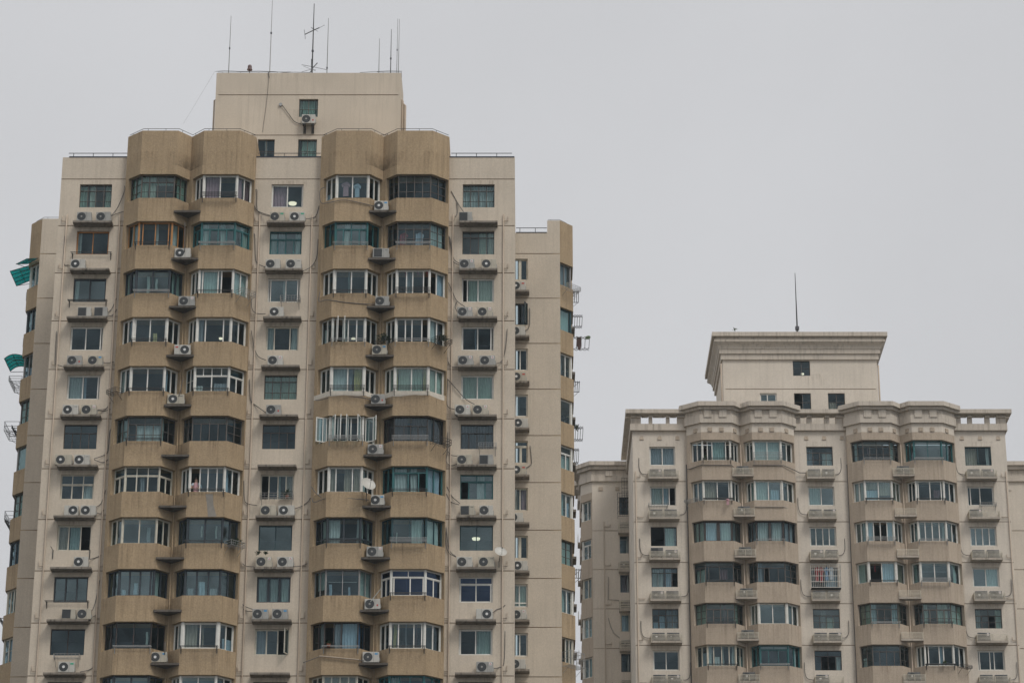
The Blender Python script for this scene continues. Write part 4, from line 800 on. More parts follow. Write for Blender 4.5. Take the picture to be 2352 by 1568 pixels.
# ---- baskets and plants ---------------------------------------------------------------------------------
def fac(u, i):     # frame of a bay facet i of unit u
    a, b = Vector((*u[i],0)), Vector((*u[i+1],0)); U = (b-a).normalized(); return a, U, U.cross(Z), (b-a).length
def fbasket(bay, unit, i, k, w0, w, d, h, label, mat='metal', up=-.02):
    a,U,N,L_ = fac((BL,BR)[bay][unit], i); O = a+U*w0+Z*(SZ(k)-1.42+up); basket(O, U, N, w, d, h, label, mat); return O+U*w*.5+N*d*.5
fbasket(0,0,0,4,.05,.75,.5,.22,'small iron basket at the left corner of a white bay window, fifth row')
fbasket(0,1,2,2,.12,.9,.6,.28,'empty wire basket at the right corner of the white bay window with dark open sash','steel',up=-.1)
p = fbasket(0,1,2,7,.10,.9,.55,.26,'white-barred plant basket at the right corner of the dark blue bay window','steel',up=-.15); plant(p, 'bushy green plant in the white-barred basket by the dark blue bay window', .32,.42,160,'leaf',False)
p = fbasket(1,1,0,3,.15,.85,.5,.2,'plant basket in the valley left of a white bay window'); plant(p, 'dark bushy plant in the bay valley left of the white bay window', .45,.42,170,'leaf',False)
p = fbasket(1,1,2,3,.08,.95,.6,.22,'plant basket at the right end of the tan bays, fourth row'); plant(p, 'spreading palm-like plant in the basket at the tan bays right end', .30,.45,170,'leaf',False)
fbasket(1,1,2,5,.10,.95,.6,.30,'rusty empty wire basket right of the brown curtained bay window',up=-.15)
basket((-2.42,D,WZ(5)-.02), XU,YN, .92,.45,.22, 'wire basket under the right half of the brown-curtained window','steel')
basket((-24.1,D,WZ(9)-.25), XU,YN, 1.3,.42,.22, 'white wire basket crammed under the near-black window','steel')
basket((-13.15,D,WZ(2)-.05), XU,YN, 1.05,.42,.26, 'white wire balcony rack under the window with slits at both sides','steel')
basket((-13.85,D,WZ(6)-.03), XU,YN, 1.72,.45,.24, 'long white balcony rack with a plant under the cream window','steel')
plant((-12.45,D-.22,WZ(6)+.0), 'green pot plant in the long white balcony rack', .30,.28,110,'leaf')
plant((at('Z6',657,1285,yF-.2).x,yF-.2,SZ(9)-1.40), 'small plant in a white pot on the rail of the brown bay window', .2,.16,40,'leaf')
plant((at('Z6',120,570,D-.4).x,D-.36,63.74-2.8*7+.62), 'sprigs in a low tray on top of an air conditioner, eighth ledge', .16,.16,30,'leaf',False); plant((at('Z6',175,570,D-.4).x,D-.36,63.74-2.8*7+.62), 'small dark cactus on top of the air conditioner, eighth ledge', .14,.10,40,'leaf',False)
p = at('B1',1035,1260,DW)
def flank(i=0): a,b = Vector((2.05,DW,0)), Vector((2.81,DW+.78,0)); U = (b-a).normalized(); return a,U,U.cross(Z),(b-a).length
a,U,N,L_ = flank()
basket(a+U*.15+Z*(65.67-1.42-.25), U,N, 1.0,.55,.24, 'wire shelf basket on the flank of the right wing, top row','steel')
bk = basket(a+U*-.0+Z*(65.67-1.42-2.8*8-.28), U,N, 1.15,.62,.80, 'tall balcony cage on the flank of the right wing, near the picture bottom','steel', n=10)
bk['group'] = 'balcony cages'
# ---- dishes ---------------------------------------------------------------------------------------------------
def dish(c, r, aim, label, wall_pt):
    t = thing('satellite_dish', label, 'satellite dish', c); aim = Vector(aim).normalized(); a = aim.cross(Z).normalized(); b = a.cross(aim); m = MB(); n = 24; rows = 6
    for q in range(rows+1):
        rr = r*q/rows; m.v += [tuple(a*rr*math.cos(2*math.pi*j/n)+b*rr*math.sin(2*math.pi*j/n)+aim*(.22*r*(q/rows)**2)) for j in range(n)]
    for q in range(rows):
        for j in range(n): m.f.append([q*n+j,q*n+(j+1)%n,(q+1)*n+(j+1)%n,(q+1)*n+j]); m.mi.append(0)
    m.build('reflector', M['acw'], t, smooth=True); m = MB(); m.tube([b*-r*.9+aim*.1, aim*r*1.0+b*-.1*r], .012, 5); m.tube([aim*r*.95+b*-.1*r, aim*r*1.12+b*-.05*r], .035, 8); m.build('feed_arm', M['metal'], t)
    m = MB(); m.tube([(0,0,0), Vector(wall_pt)-Vector(c)+Z*.05, Vector(wall_pt)-Vector(c)-Z*.25], .022, 5); m.build('pole', M['metal'], t)
c = at('Z6',958,50,yF-.55); dish(c, .40, (.55,-1.0,.55), 'white satellite dish in front of the beige-curtained bay window', (c.x-.1,yF-.0,c.z-.5))
c = at('B3',532,487,D-.45); dish(c, .33, (.3,-1.0,.62), 'white satellite dish on the pale wall right of the lamp-lit window', at('B3',520,575,D))
# ---- laundry, person, lamps ----------------------------------------------------------------------------------------
def shirt(O, label, mat, w=.42, h=.6, grp='laundry hung at the windows'):
    t = thing('shirt', label, 'laundry', O, grp); m = MB()
    P = [(-.12,0),(-.5,-.18),(-.42,-.38),(-.28,-.28),(-.3,-1),(.3,-1),(.28,-.28),(.42,-.38),(.5,-.18),(.12,0)]
    m.poly([(x*w, -.02-.03*math.sin(x*9), z*h) for x,z in P]); m.poly([(x*w, .02-.03*math.sin(x*9), z*h) for x,z in P][::-1])
    for q in range(len(P)):
        (x0,z0),(x1,z1) = P[q],P[(q+1)%len(P)]; m.poly([(x0*w,-.02-.03*math.sin(x0*9),z0*h),(x1*w,-.02-.03*math.sin(x1*9),z1*h),(x1*w,.02-.03*math.sin(x1*9),z1*h),(x0*w,.02-.03*math.sin(x0*9),z0*h)])
    m.build('cloth', M[mat], t); m = MB(); m.tube([(-.2*w,0,-.02),(0,0,.06),(.2*w,0,-.02)], .008, 4); m.tube([(0,0,.06),(0,0,.12)], .006, 4); m.build('hanger', M['metal'], t)
shirt(at('Z4',855,565,yF+.36), 'pink shirt hanging behind the white bay window beside a blue one', 'pink', .5,.85); shirt(at('Z4',948,580,yF+.36), 'pale blue shirt hanging behind the white bay window beside a pink one', 'sky', .42,.80)
shirt(at('Z4',1335,985,yF+.40), 'red shirt inside the steel bay window of the fourth bay column', 'red', .45,.7); shirt(at('Z4',1465,985,yF+.40), 'pale shirt inside the steel bay window near a red one', 'sky', .45,.7)
for a_, b_, l_ in ((1348,1315,'left'),(1450,1310,'middle'),(1525,1305,'right')):
    q = at('Z4',a_,b_,yF+.30); t = thing('paper_ornament', f"{l_} red paper ornament hanging in the white bay window", 'ornament', q, 'red ornaments'); m = MB()
    m.tube([(0,0,.06),(0,0,0),(0,0,-.07),(0,0,-.12)], .06, 8, .03); m.build('paper', M['red'], t); m = MB(); m.tube([(0,0,.06),(0,0,.16)], .006, 4); m.tube([(0,0,-.12),(0,0,-.26)], .015, 5); m.build('tassel', M['red'], t)
def person(O, label):
    """Woman leaning at an open window: one skinned body, hair and clothes as separate pieces."""
    t = thing('person', label, 'person', O)
    vs = [(0,0,.86),(0,0,1.05),(0,-.02,1.28),(0,-.03,1.42),(0,-.03,1.50),(0,-.05,1.60),(0,-.05,1.70), (.17,-.02,1.38),(.26,-.10,1.14),(.16,-.30,1.06),(.10,-.36,1.06), (-.17,-.02,1.38),(-.26,-.10,1.14),(-.16,-.30,1.06),(-.10,-.36,1.06), (.09,0,.82),(.10,0,.46),(.10,.03,.08),(.10,-.10,.03), (-.09,0,.82),(-.10,0,.46),(-.10,.03,.08),(-.10,-.10,.03)]
    rs = [.14,.125,.135,.09,.055,.085,.075, .06,.046,.036,.035, .06,.046,.036,.035, .09,.06,.045,.04, .09,.06,.045,.04]
    ed = [(0,1),(1,2),(2,3),(3,4),(4,5),(5,6),(3,7),(7,8),(8,9),(9,10),(3,11),(11,12),(12,13),(13,14),(0,15),(15,16),(16,17),(17,18),(0,19),(19,20),(20,21),(21,22)]
    for sx in (1,-1):
        w0 = 10 if sx > 0 else 14
        for j in range(5):
            i = len(vs); b = Vector(vs[w0]); an = (-.5+.25*j)*sx if j < 4 else 1.3*sx*-1
            L_ = (.055,.065,.07,.06,.04)[j]; d1 = Vector((math.sin(an)*.7,-1,.1)).normalized(); d2 = Vector((math.sin(an)*.5,-.8,-.6)).normalized()
            vs += [tuple(b+d1*.045), tuple(b+d1*(.045+L_*.5)), tuple(b+d1*(.045+L_*.5)+d2*L_*.5)]; rs += [.013,.009,.008]; ed += [(w0,i),(i,i+1),(i+1,i+2)]
    me = bpy.data.meshes.new('body'); me.from_pydata(vs, ed, []); o = bpy.data.objects.new('body', me); C.objects.link(o); o.parent = t
    bm = bmesh.new(); bm.from_mesh(me); sl = bm.verts.layers.skin.verify(); bm.verts.ensure_lookup_table()
    for v, r_ in zip(bm.verts, rs): v[sl].radius = (r_, r_); v[sl].use_root = (v.index == 0)
    bm.to_mesh(me); bm.free(); o.modifiers.new('skin','SKIN').use_smooth_shade = True; s2 = o.modifiers.new('sub','SUBSURF'); s2.levels = 1; s2.render_levels = 1
    me.materials.append(M['skin'])
    def ball(name, c, r3, mat, z0=-1.0):
        m = MB(); n, rr = 14, 8
        for q in range(rr+1):
            f = -math.pi/2+math.pi*q/rr
            m.v += [(c[0]+r3[0]*math.cos(f)*math.cos(2*math.pi*j/n), c[1]+r3[1]*math.cos(f)*math.sin(2*math.pi*j/n), c[2]+r3[2]*max(z0,math.sin(f))) for j in range(n)]
        for q in range(rr):
            for j in range(n): m.f.append([q*n+j,q*n+(j+1)%n,(q+1)*n+(j+1)%n,(q+1)*n+j]); m.mi.append(0)
        return m.build(name, M[mat], t, smooth=True)
    ball('hair', (0,-.025,1.66), (.098,.105,.12), 'hair', -.35); ball('nose', (0,-.142,1.62), (.012,.018,.02), 'skin')
    for x in (-.03,.03): ball('eye', (x,-.126,1.645), (.013,.010,.008), 'hair')
    ball('mouth', (0,-.128,1.575), (.024,.008,.007), 'red')
    for x in (-.086,.086): ball('ear', (x,-.045,1.62), (.012,.022,.032), 'skin')
    m = MB()
    for (z_,rx,ry,y_) in ((.88,.165,.15,0),(1.05,.15,.14,0),(1.25,.165,.15,-.02),(1.40,.13,.10,-.03),(1.46,.075,.07,-.03)): m.v += [(rx*math.cos(2*math.pi*j/16), y_+ry*math.sin(2*math.pi*j/16), z_) for j in range(16)]
    for q in range(4):
        for j in range(16): m.f.append([q*16+j,q*16+(j+1)%16,(q+1)*16+(j+1)%16,(q+1)*16+j]); m.mi.append(0)
    m.build('pink_top', M['pink'], t, smooth=True)
    m = MB()
    for s_ in (1,-1): m.tube([(s_*.13,-.025,1.39),(s_*.20,-.05,1.30),(s_*.265,-.10,1.13)], .085, 10, .065)
    m.build('pale_sleeve', M['sky'], t, smooth=True)
    m = MB(); m.tube([(0,0,.90),(0,0,.5),(0,0,.12)], .17, 14, .15); m.build('trousers', M['blu'], t)
q = at('Z2',1622,1525,yF+.42); person(Vector((q.x,yF+.50,q.z-1.56)), 'person in a pink and pale blue top standing at an open bay window sash')
def lamp(P, label, r=.26):
    t = thing('ceiling_lamp', label, 'lamp', P, 'lit ceiling lamps'); m = MB(); m.tube([(0,0,-.07),(0,0,0)], r*.92, 24, r); m.build('diffuser', M['lamp'], t, smooth=False); m = MB(); m.tube([(0,0,0),(0,0,.04)], r*1.06, 24); m.build('rim', M['steel'], t)
def lamp_at(r, a, b, k, label, rad=.26, zc=None, Yw=None):
    Yw = Yw or D
    zc = zc if zc is not None else 66.36-2.8*k; Y0 = Yw+.3
    for i in range(400):
        p = at(r,a,b,Y0)
        if p.z >= zc: break
        Y0 += .02
    Y0 = min(Y0, Yw+3.0); p = at(r,a,b,Y0); lamp(Vector((p.x,Y0,zc)), label, rad)
lamp_at('Z4',412,738,0,'round lit lamp behind the white window with plum curtain',.23); lamp_at('B3',330,371,7,'round lit lamp behind the dark teal two-pane window',.22)
lamp_at('Z2',1825,348,3,'round lit lamp behind a white bay window, fourth row',.10); lamp_at('Z5',915,350,3,'round lit lamp behind the bay window with swung-out casements',.12)
# ---- awnings, flank racks ---------------------------------------------------------------------------------------------
def awning(pts, label, curved=False):
    t = thing('awning', label, 'awning', pts[0], 'green awnings'); o = Vector(pts[0]); a,b,c,d = [Vector(p)-o for p in pts]; m = MB(); fr = MB(); n = 8
    nz = (b-a).cross(d-a).normalized(); nz = nz if nz.z > 0 else -nz
    for i in range(n):
        s0, s1 = i/n, (i+1)/n; e = (lambda s: nz*(.22*math.sin(math.pi*min(1,s*1.0)*.9))) if curved else (lambda s: nz*0)
        q = [a.lerp(b,s0)+e(s0), a.lerp(b,s1)+e(s1), d.lerp(c,s1)+e(s1), d.lerp(c,s0)+e(s0)]
        m.poly(q)
    m.build('sheet', M['awn'], t)
    e = (lambda s: nz*(.22*math.sin(math.pi*s*.9)-.02)) if curved else (lambda s: nz*-.02)
    for v in (0,.25,.5,.75,1): fr.tube([a.lerp(b,s/6).lerp(d.lerp(c,s/6),v)+e(s/6) for s in range(7)], .022, 4)
    for s in (0,.5,1): fr.tube([a.lerp(b,s)+e(s), d.lerp(c,s)+e(s)], .02, 4)
    fr.tube([a-Z*.30, b], .018, 4); fr.tube([d-Z*.30, c], .018, 4)
    fr.build('frame', M['metal'], t)
xl = -28.12-.76; zt = 65.67
awning([(xl,DW+.8,zt+.12),(xl-1.05,DW+.7,zt-.28),(xl-1.05,DW+2.9,zt-.28),(xl,DW+2.75,zt+.12)], 'square green awning over the top flank window, seen from below')
awning([(-28.2,DW-.05,zt+.22),(-28.75,DW-.62,zt-.06),(-29.5,DW+.15,zt-.06),(xl-.02,DW+.74,zt+.22)], 'narrow green awning over the top corner facet of the left wing')
awning([(xl,DW+4.25,zt+.05),(xl-.55,DW+3.9,zt-.35),(xl-.65,DW+5.9,zt-.35),(xl,DW+6.1,zt+.05)], 'small green awning behind the square one on the left flank')
awning([(xl,DW+.85,zt-5.6+.12),(xl-1.0,DW+.75,zt-5.6-.18),(xl-1.0,DW+2.75,zt-5.6-.18),(xl,DW+2.7,zt-5.6+.12)], 'curved green awning over the third flank window of the left wing', True)
yv = Vector((0,-1,0)); xn = Vector((-1,0,0))
basket((xl+.1,DW+2.6,zt-1.42-5.6-.1), yv, xn, 1.9,.75,.30, 'iron basket under the curved green awning on the left flank', n=10)
basket((xl+.1,DW+2.6,zt-1.42-8.4-.25), yv, xn, 1.7,.85,.55, 'rusty open frame below the steel flank window on the left', n=6)
basket((xl+.1,DW+2.4,zt-1.42-14.0+.1), yv, xn, 1.3,.5,.5, 'small iron rack low on the left flank', n=6)
for k, dz in ((0,-.5),(1,-.6)):
    z = zt-1.42-2.8*k+dz; ac(xl-.14, DW+1.7, z, 'wh', f"small outdoor unit sticking out of the left flank, {ORD[k]} row", w=.7, grp='units on the left flank', rz=-math.pi/2)
def scissor(P0, reach, dy, nseg, label, grp='folding scissor clothes racks on the right flank'):
    t = thing('scissor_rack', label, 'clothes rack', P0, grp); m = MB(); rods = MB(); st = reach/nseg; hz = .18
    for y in (0, dy):
        for i in range(nseg):
            for s_ in (1,-1): m.tube([(i*st, y, -s_*hz*.5), ((i+1)*st, y, s_*hz*.5)], .016, 4)
    for i in range(1,nseg+1): rods.tube([(i*st,0,0),(i*st,dy,0)], .014, 4)
    m.build('scissor_arm', M['metal'], t); rods.build('rod', M['metal'], t)
xr = 2.81
for (r,x1,yn,yf_,n,lab) in (('E3',472,850,990,4,'short folding clothes rack on the right flank, second row'),('E3',565,1130,1275,4,'longest folding clothes rack with a brown cloth on the right flank'),('E4',482,820,980,4,'folding clothes rack with a plant on the right flank, fifth row'),('E4',428,1105,1275,3,'folded-in clothes rack just above the right tower wing')):
    p = at(r,345,yn,DW+2.0)
    for i in range(200):            # far end of the rods, same height
        yb = DW+2.0+i*.02
        if at(r,345,yf_,yb).z >= p.z: break
    e = at(r,x1,yn,DW+2.0)
    scissor((xr-.02,DW+2.0,p.z), e.x-xr, yb-DW-2.0, n, lab)
    if x1 == 565:
        q = at(r,428,1118,DW+2.2); m = MB(); m.box(q.x-.16,q.x+.13,DW+2.18,DW+2.24,q.z-.62,q.z); m.box(q.x-.09,q.x+.07,DW+2.17,DW+2.23,q.z-.8,q.z-.6); tag(m.build('towel', M['brn'], None, bevel=.01), 'brown towel hanging on the longest folding clothes rack', 'towel')
        q = at(r,540,1125,DW+2.2); m = MB(); m.disc(q, Vector((.9,0,.3)), Vector((-.2,0,.6)), .17, 12); m.disc(q+Vector((.0,.02,0)), Vector((.9,0,.3)), Vector((-.2,0,.6)), .17, 12); tag(m.build('sun_hat', M['leaf2'], None), 'greenish hat hung at the end of the longest folding rack', 'hat')
    if x1 == 482: plant(at(r,390,850,DW+2.3)-Z*.1, 'trailing green plant hung on a folding clothes rack', .3,.24,50,'leaf2',False)
for k in (0,2,6):
    z = zt-2.8*k-1.5; rack((xr,DW+.9,z), Vector((0,1,0)), Vector((1,0,0)), 1.7, f"side rail seen end-on at the right flank, {ORD[k]} row", 'wht','metal', grp='rails on the right flank')
for j, k in enumerate((2,4,6,8)):
    rack((xl,DW+2.6,zt-2.8*k-4.3), yv, xn, 1.7, f"side rail seen end-on at the left flank, {ORD[k+1]} row", 'grille','metal', grp='rails on the left flank')
# ================================================================== the right-hand tower with cornices
DR, DX = 174.6, 183.34
yf, yv2 = DR-1.0, DR-.3
RT = thing('apartment_tower', 'shorter greyish apartment tower with stepped cornices and slatted air conditioner cages', 'building', (20, DR, 0))
RL_ = [((10.8,yv2),(11.72,yf),(13.73,yf),(14.37,yv2)), ((14.37,yv2),(15.1,yf),(17.07,yf),(17.96,yv2))]
RR_ = [((21.45,yv2),(22.38,yf),(24.32,yf),(25.03,yv2)), ((25.03,yv2),(25.74,yf),(27.74,yf),(28.65,yv2))]
RG = [(7.2,10.8), (17.96,21.45), (28.65,32.1)]; RX = [(8.31,10.03), (18.78,20.53), (29.34,31.09)]
JR = [61.44-2.8*k for k in range(22)]
zb5 = lambda y, p=0., a=1000: at('B5',a,y,DR-p).z
BAND0, BAND1, HOLE1, SL0, SL1 = zb5(345,.2), zb5(275,.2), zb5(205,0), zb5(158,.5), zb5(115,.5)
OPEN = [[(205,290),(330,478),(518,598)], None, None]
for gi, ((x0,x1),(a,b)) in enumerate(zip(RG, RX)):
    mb = MB(); wall(mb, (x0,DR,0), XU, YN, x1-x0, 0, BAND0, [(a-x0,b-x0,62.57-2.8*k,63.90-2.8*k) for k in range(7)], JR)
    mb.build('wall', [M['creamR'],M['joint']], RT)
    t = MB()
    t.box(x0-(.15 if gi==0 else -.0), x1+(.15 if gi==2 else 0), DR-.2,DR+.3, BAND0,BAND1)
    if gi == 0: hs = [(at('B5',p,240,DR).x, at('B5',q,240,DR).x) for p,q in ((205,290),(330,478),(518,598))]
    elif gi == 1: hs = [(at('B4',p,1265,DR).x, at('B4',q,1265,DR).x) for p,q in ((1455,1508),(1548,1650),(1690,1742))]
    else: hs = [(at('B7',p,250,DR).x, at('B7',q,250,DR).x) for p,q in ((1622,1697),(1745,1885),(1937,2010))]
    ed = [x0-(.10 if gi==0 else 0)] + [q for h in hs for q in h] + [x1+(.10 if gi==2 else 0)]
    for p, q in zip(ed[0::2], ed[1::2]):
        t.box(p,q, DR-.06,DR+.25, BAND1,SL0-.20); t.box(p,q, DR-.18,DR+.25, SL0-.20,SL0-.10); t.box(p,q, DR-.10,DR+.25, SL0-.10,SL0)
    for h in hs: t.box(h[0]+.05,h[1]-.05, DR+.02,DR+.22, SL0-.09,SL0)
    t.box(x0-(.45 if gi==0 else 0), x1+(.45 if gi==2 else 0), DR-.5,DR+.30, SL0,SL1)
    t.build('parapet', M['trim'], RT)
    s = MB()
    for k in range(3):
        xx = at(('B5','B4','B7')[gi], ((190,385,580),(1447,1590,1733),(1610,1808,2006))[gi][k], 420, DR).x; w_ = .28; z0 = at('B5',200,450,DR).z
        s.poly([(xx,DR-.05,z0+.0),(xx+w_,DR-.05,z0),(xx+w_*.9,DR-.0,z0+.27),(xx+w_*.1,DR-.0,z0+.27)]); s.poly([(xx,DR-.05,z0),(xx+w_,DR-.05,z0),(xx+w_,DR+.0,z0-.01),(xx,DR+.0,z0-.01)]); s.poly([(xx,DR-.05,z0),(xx+w_*.1,DR,z0+.27),(xx,DR,z0)]); s.poly([(xx+w_,DR-.05,z0),(xx+w_*.9,DR,z0+.27),(xx+w_,DR,z0)])
    s.build('wall_block', M['tanR'], RT)
mb = MB()
wall(mb, (7.2,DX+6,0), Vector((0,-1,0)), Vector((-1,0,0)), DX+6-DR, 0, BAND0, [], JR); mb.build('side_wall', [M['creamR'],M['joint']], RT); mb = MB(); wall(mb, (32.1,DR,0), Vector((0,1,0)), Vector((1,0,0)), DX+6-DR, 0, BAND0, [], JR)
mb.build('side_wall', [M['creamR'],M['joint']], RT)
for x0,x1,xs in ((7.05,7.35,6.75),(31.95,32.25,32.55)):
    mb = MB(); mb.box(x0,x1, DR+.31,DX+.5, BAND0,BAND1); mb.box(min(x0,xs),max(x1,xs), DR+.46,DX+.3, SL0,SL1)
    for k in range(5): mb.box(x0+.05,x1-.05, DR+1.4+k*1.7,DR+2.0+k*1.7, BAND1,SL0)
    mb.build('side_parapet', M['trim'], RT)
mb = MB(); mb.box(7.4,31.9, DR+.4,DX+5, 63.9,64.0); mb.build('roof', M['roofm'], RT)
mb = MB()
for k in range(8): mb.box(7.4,31.9, DR+.26,DR+3.2, 63.98-2.8*k-.0,64.08-2.8*k)
mb.build('room_ceiling', M['ceil'], RT)
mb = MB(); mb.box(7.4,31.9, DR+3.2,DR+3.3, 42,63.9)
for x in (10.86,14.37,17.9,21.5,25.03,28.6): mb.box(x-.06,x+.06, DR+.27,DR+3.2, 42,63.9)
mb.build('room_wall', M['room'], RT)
T0, T1 = zb5(365), zb5(258,.03)      # tan band top, cream band top
T0 = at('B5',1000,365,yf).z; T1 = at('B5',1000,258,yf-.16).z
lay = [(T1-.02, at('B5',1000,172,yf-.16).z, .16), (at('B5',1000,172,yf-.16).z, at('B5',1000,118,yf-.08).z, .08), (at('B5',1000,115,yf-.28).z, at('B5',1000,85,yf-.28).z, .28), (at('B5',1000,85,yf-.28).z, at('B5',1000,75,yf-.48).z, .18), (at('B5',1000,75,yf-.48).z, at('B5',1000,28,yf-.48).z, .48)]
def grow(line, p):
    """Plan line moved outwards by p with mitred corners, ends kept on the wall."""
    seg = [offset(a,b,-p) for a,b in zip(line, line[1:])]; out = [tuple(seg[0][0])]
    for (a,b),(c,d) in zip(seg, seg[1:]): out.append(tuple(isect(a,b,c,d)))
    return out + [tuple(seg[-1][1])]
for un in (RL_, RR_):
    fl = [(64.02, T0)] + [(64.02-2.8*k, 65.40-2.8*k) for k in range(1,7)]
    mb = MB(); bay_walls(mb, un, DR, fl); line = [un[0][0]] + [p for u in un for p in u[1:]]
    full = [(line[0][0],DR+.6)] + line + [(line[-1][0],DR+.6)]
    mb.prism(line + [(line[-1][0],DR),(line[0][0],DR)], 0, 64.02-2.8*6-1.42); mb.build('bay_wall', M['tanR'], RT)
    mb = MB(); fz = MB(); mb.prism(full, T0, T1)
    for (a, b) in zip(line, line[1:]):        # small raised blocks along the frieze
        a, b = Vector((*a,0)), Vector((*b,0)); L_ = (b-a).length; U = (b-a).normalized(); N = U.cross(Z); zq = T0+.04
        for q in ((.30,.68) if L_ > 1.5 else ((.62,) if (a.y > b.y) else (.38,))): fz.obox(a,U,N, L_*q-.14,L_*q+.14, .0,.06, zq,zq+.27)
    fz.build('wall_block', M['tanR'], RT); mb.build('frieze', M['creamR'], RT)
    mb = MB()
    for (z0,z1,p) in lay:
        g_ = grow(full, p); mb.prism(g_, z0, z1)
    for (a, b) in zip(line, line[1:]):
        a, b = Vector((*a,0)), Vector((*b,0)); L_ = (b-a).length
        if L_ < 1.5: continue
        U = (b-a).normalized(); N = U.cross(Z)
        for q in (.23,.73): mb.obox(a,U,N, L_*q-.25,L_*q+.25, .0,.215, at('B5',1000,203,yf-.2).z, at('B5',1000,125,yf-.2).z)
    mb.build('cornice', M['trim'], RT)
# ---- windows ----------------------------------------------------------------------------------------
STR = dict(f='s', front=dict(sp=(.25,.5,.75), tr=.28, trn=(.5,), gh=(.32,)), side=dict(sp=(.5,), gh=(.33,.66)))
RLW = [('white window with grey curtains', dict(cur=((0,.48,'grey'),(.5,1,'grey')))), ('white window with white curtain and louvred right end', dict(sp=(.50,.74), cur=((0,.48,'wht'),(.5,.72,'sky')), gap=(2,))), ('dark-framed window, left leaf open', dict(f='n', sp=(.52,), gap=(0,), cur=((.56,.92,'grn'),), gk='refl')),
  ('brown window with transom and one orange stile', dict(f='s', sp=(.25,.52,.78), tr=.26, gap=(3,), cur=((0,.46,'wht'),(.54,.76,'sky')))), ('steel window with parted curtain', dict(f='s', sp=(.25,.52,.76), tr=.32, trn=(.25,.52,.76), gh=(.35,), cur=((.02,.24,'sky',0,.4),(.27,.5,'sky',0,.7),(.55,.98,'grey')))), ('white two-pane dark window', dict(sp=(.5,), cur=((0,.08,'sky'),))), ('window at picture edge', dict())]
RCW = [('steel window with transom and grey curtains', dict(f='s', sp=(.25,.5,.75), tr=.30, trn=(), gh=(.33,), cur=((0,.24,'grey'),(.6,1,'wht',0,.7)))), ('white window with pale curtain and notice', dict(sp=(.5,), gk='refl', cur=((0,.48,'wht'),))), ('white window of four pale panes', dict(sp=(.24,.5,.74), gk='refl')),
  ('window behind a full security cage', dict(f='s', sp=(.5,), cur=((.5,1,'sky',0,.7),))), ('dark steel window with glazing bars', dict(f='s', sp=(.25,.5,.75), tr=.33, trn=(), gh=(.33,), gk='teal', cur=((.3,.5,'grey'),(.5,.8,'grn',0,.6)))), ('dark open window with white cloth', dict(f='n', sp=(.25,.5,.78), tr=.28, gap=(1,2), cur=((.78,1,'wht',0,.75),))), ('window at picture edge', dict())]
RRW = [('dark teal window with beige curtains', dict(f='k', cur=((0,.48,'bei'),(.80,.94,'wht')))), ('white two-pane window, dark', dict(sp=(.12,.48))), ('white window of four narrow panes', dict(sp=(.22,.48,.73), gk='refl')), ('white window with pale green curtain', dict(gk='refl', cur=((.48,1,'grn'),))),
  ('steel window, one leaf ajar', dict(f='s', sp=(.25,.5,.75), tr=.34, trn=(.5,), gh=(.33,), gap=(2,), gk='teal', cur=((0,.22,'grey'),(.76,1,'grn')))), ('white window of three dark panes', dict(sp=(.08,.46,.62), gap=(0,))), ('window at picture edge', dict())]
RN = ['left strip', 'middle strip', 'right strip']
for (a,b), ws in zip(RX, (RLW,RCW,RRW)):
    for k, (look, kw) in enumerate(ws): flat_window(RT, Vector((a,DR+.13,62.57-2.8*k)), XU, YN, b-a, 1.33, look, **kw)
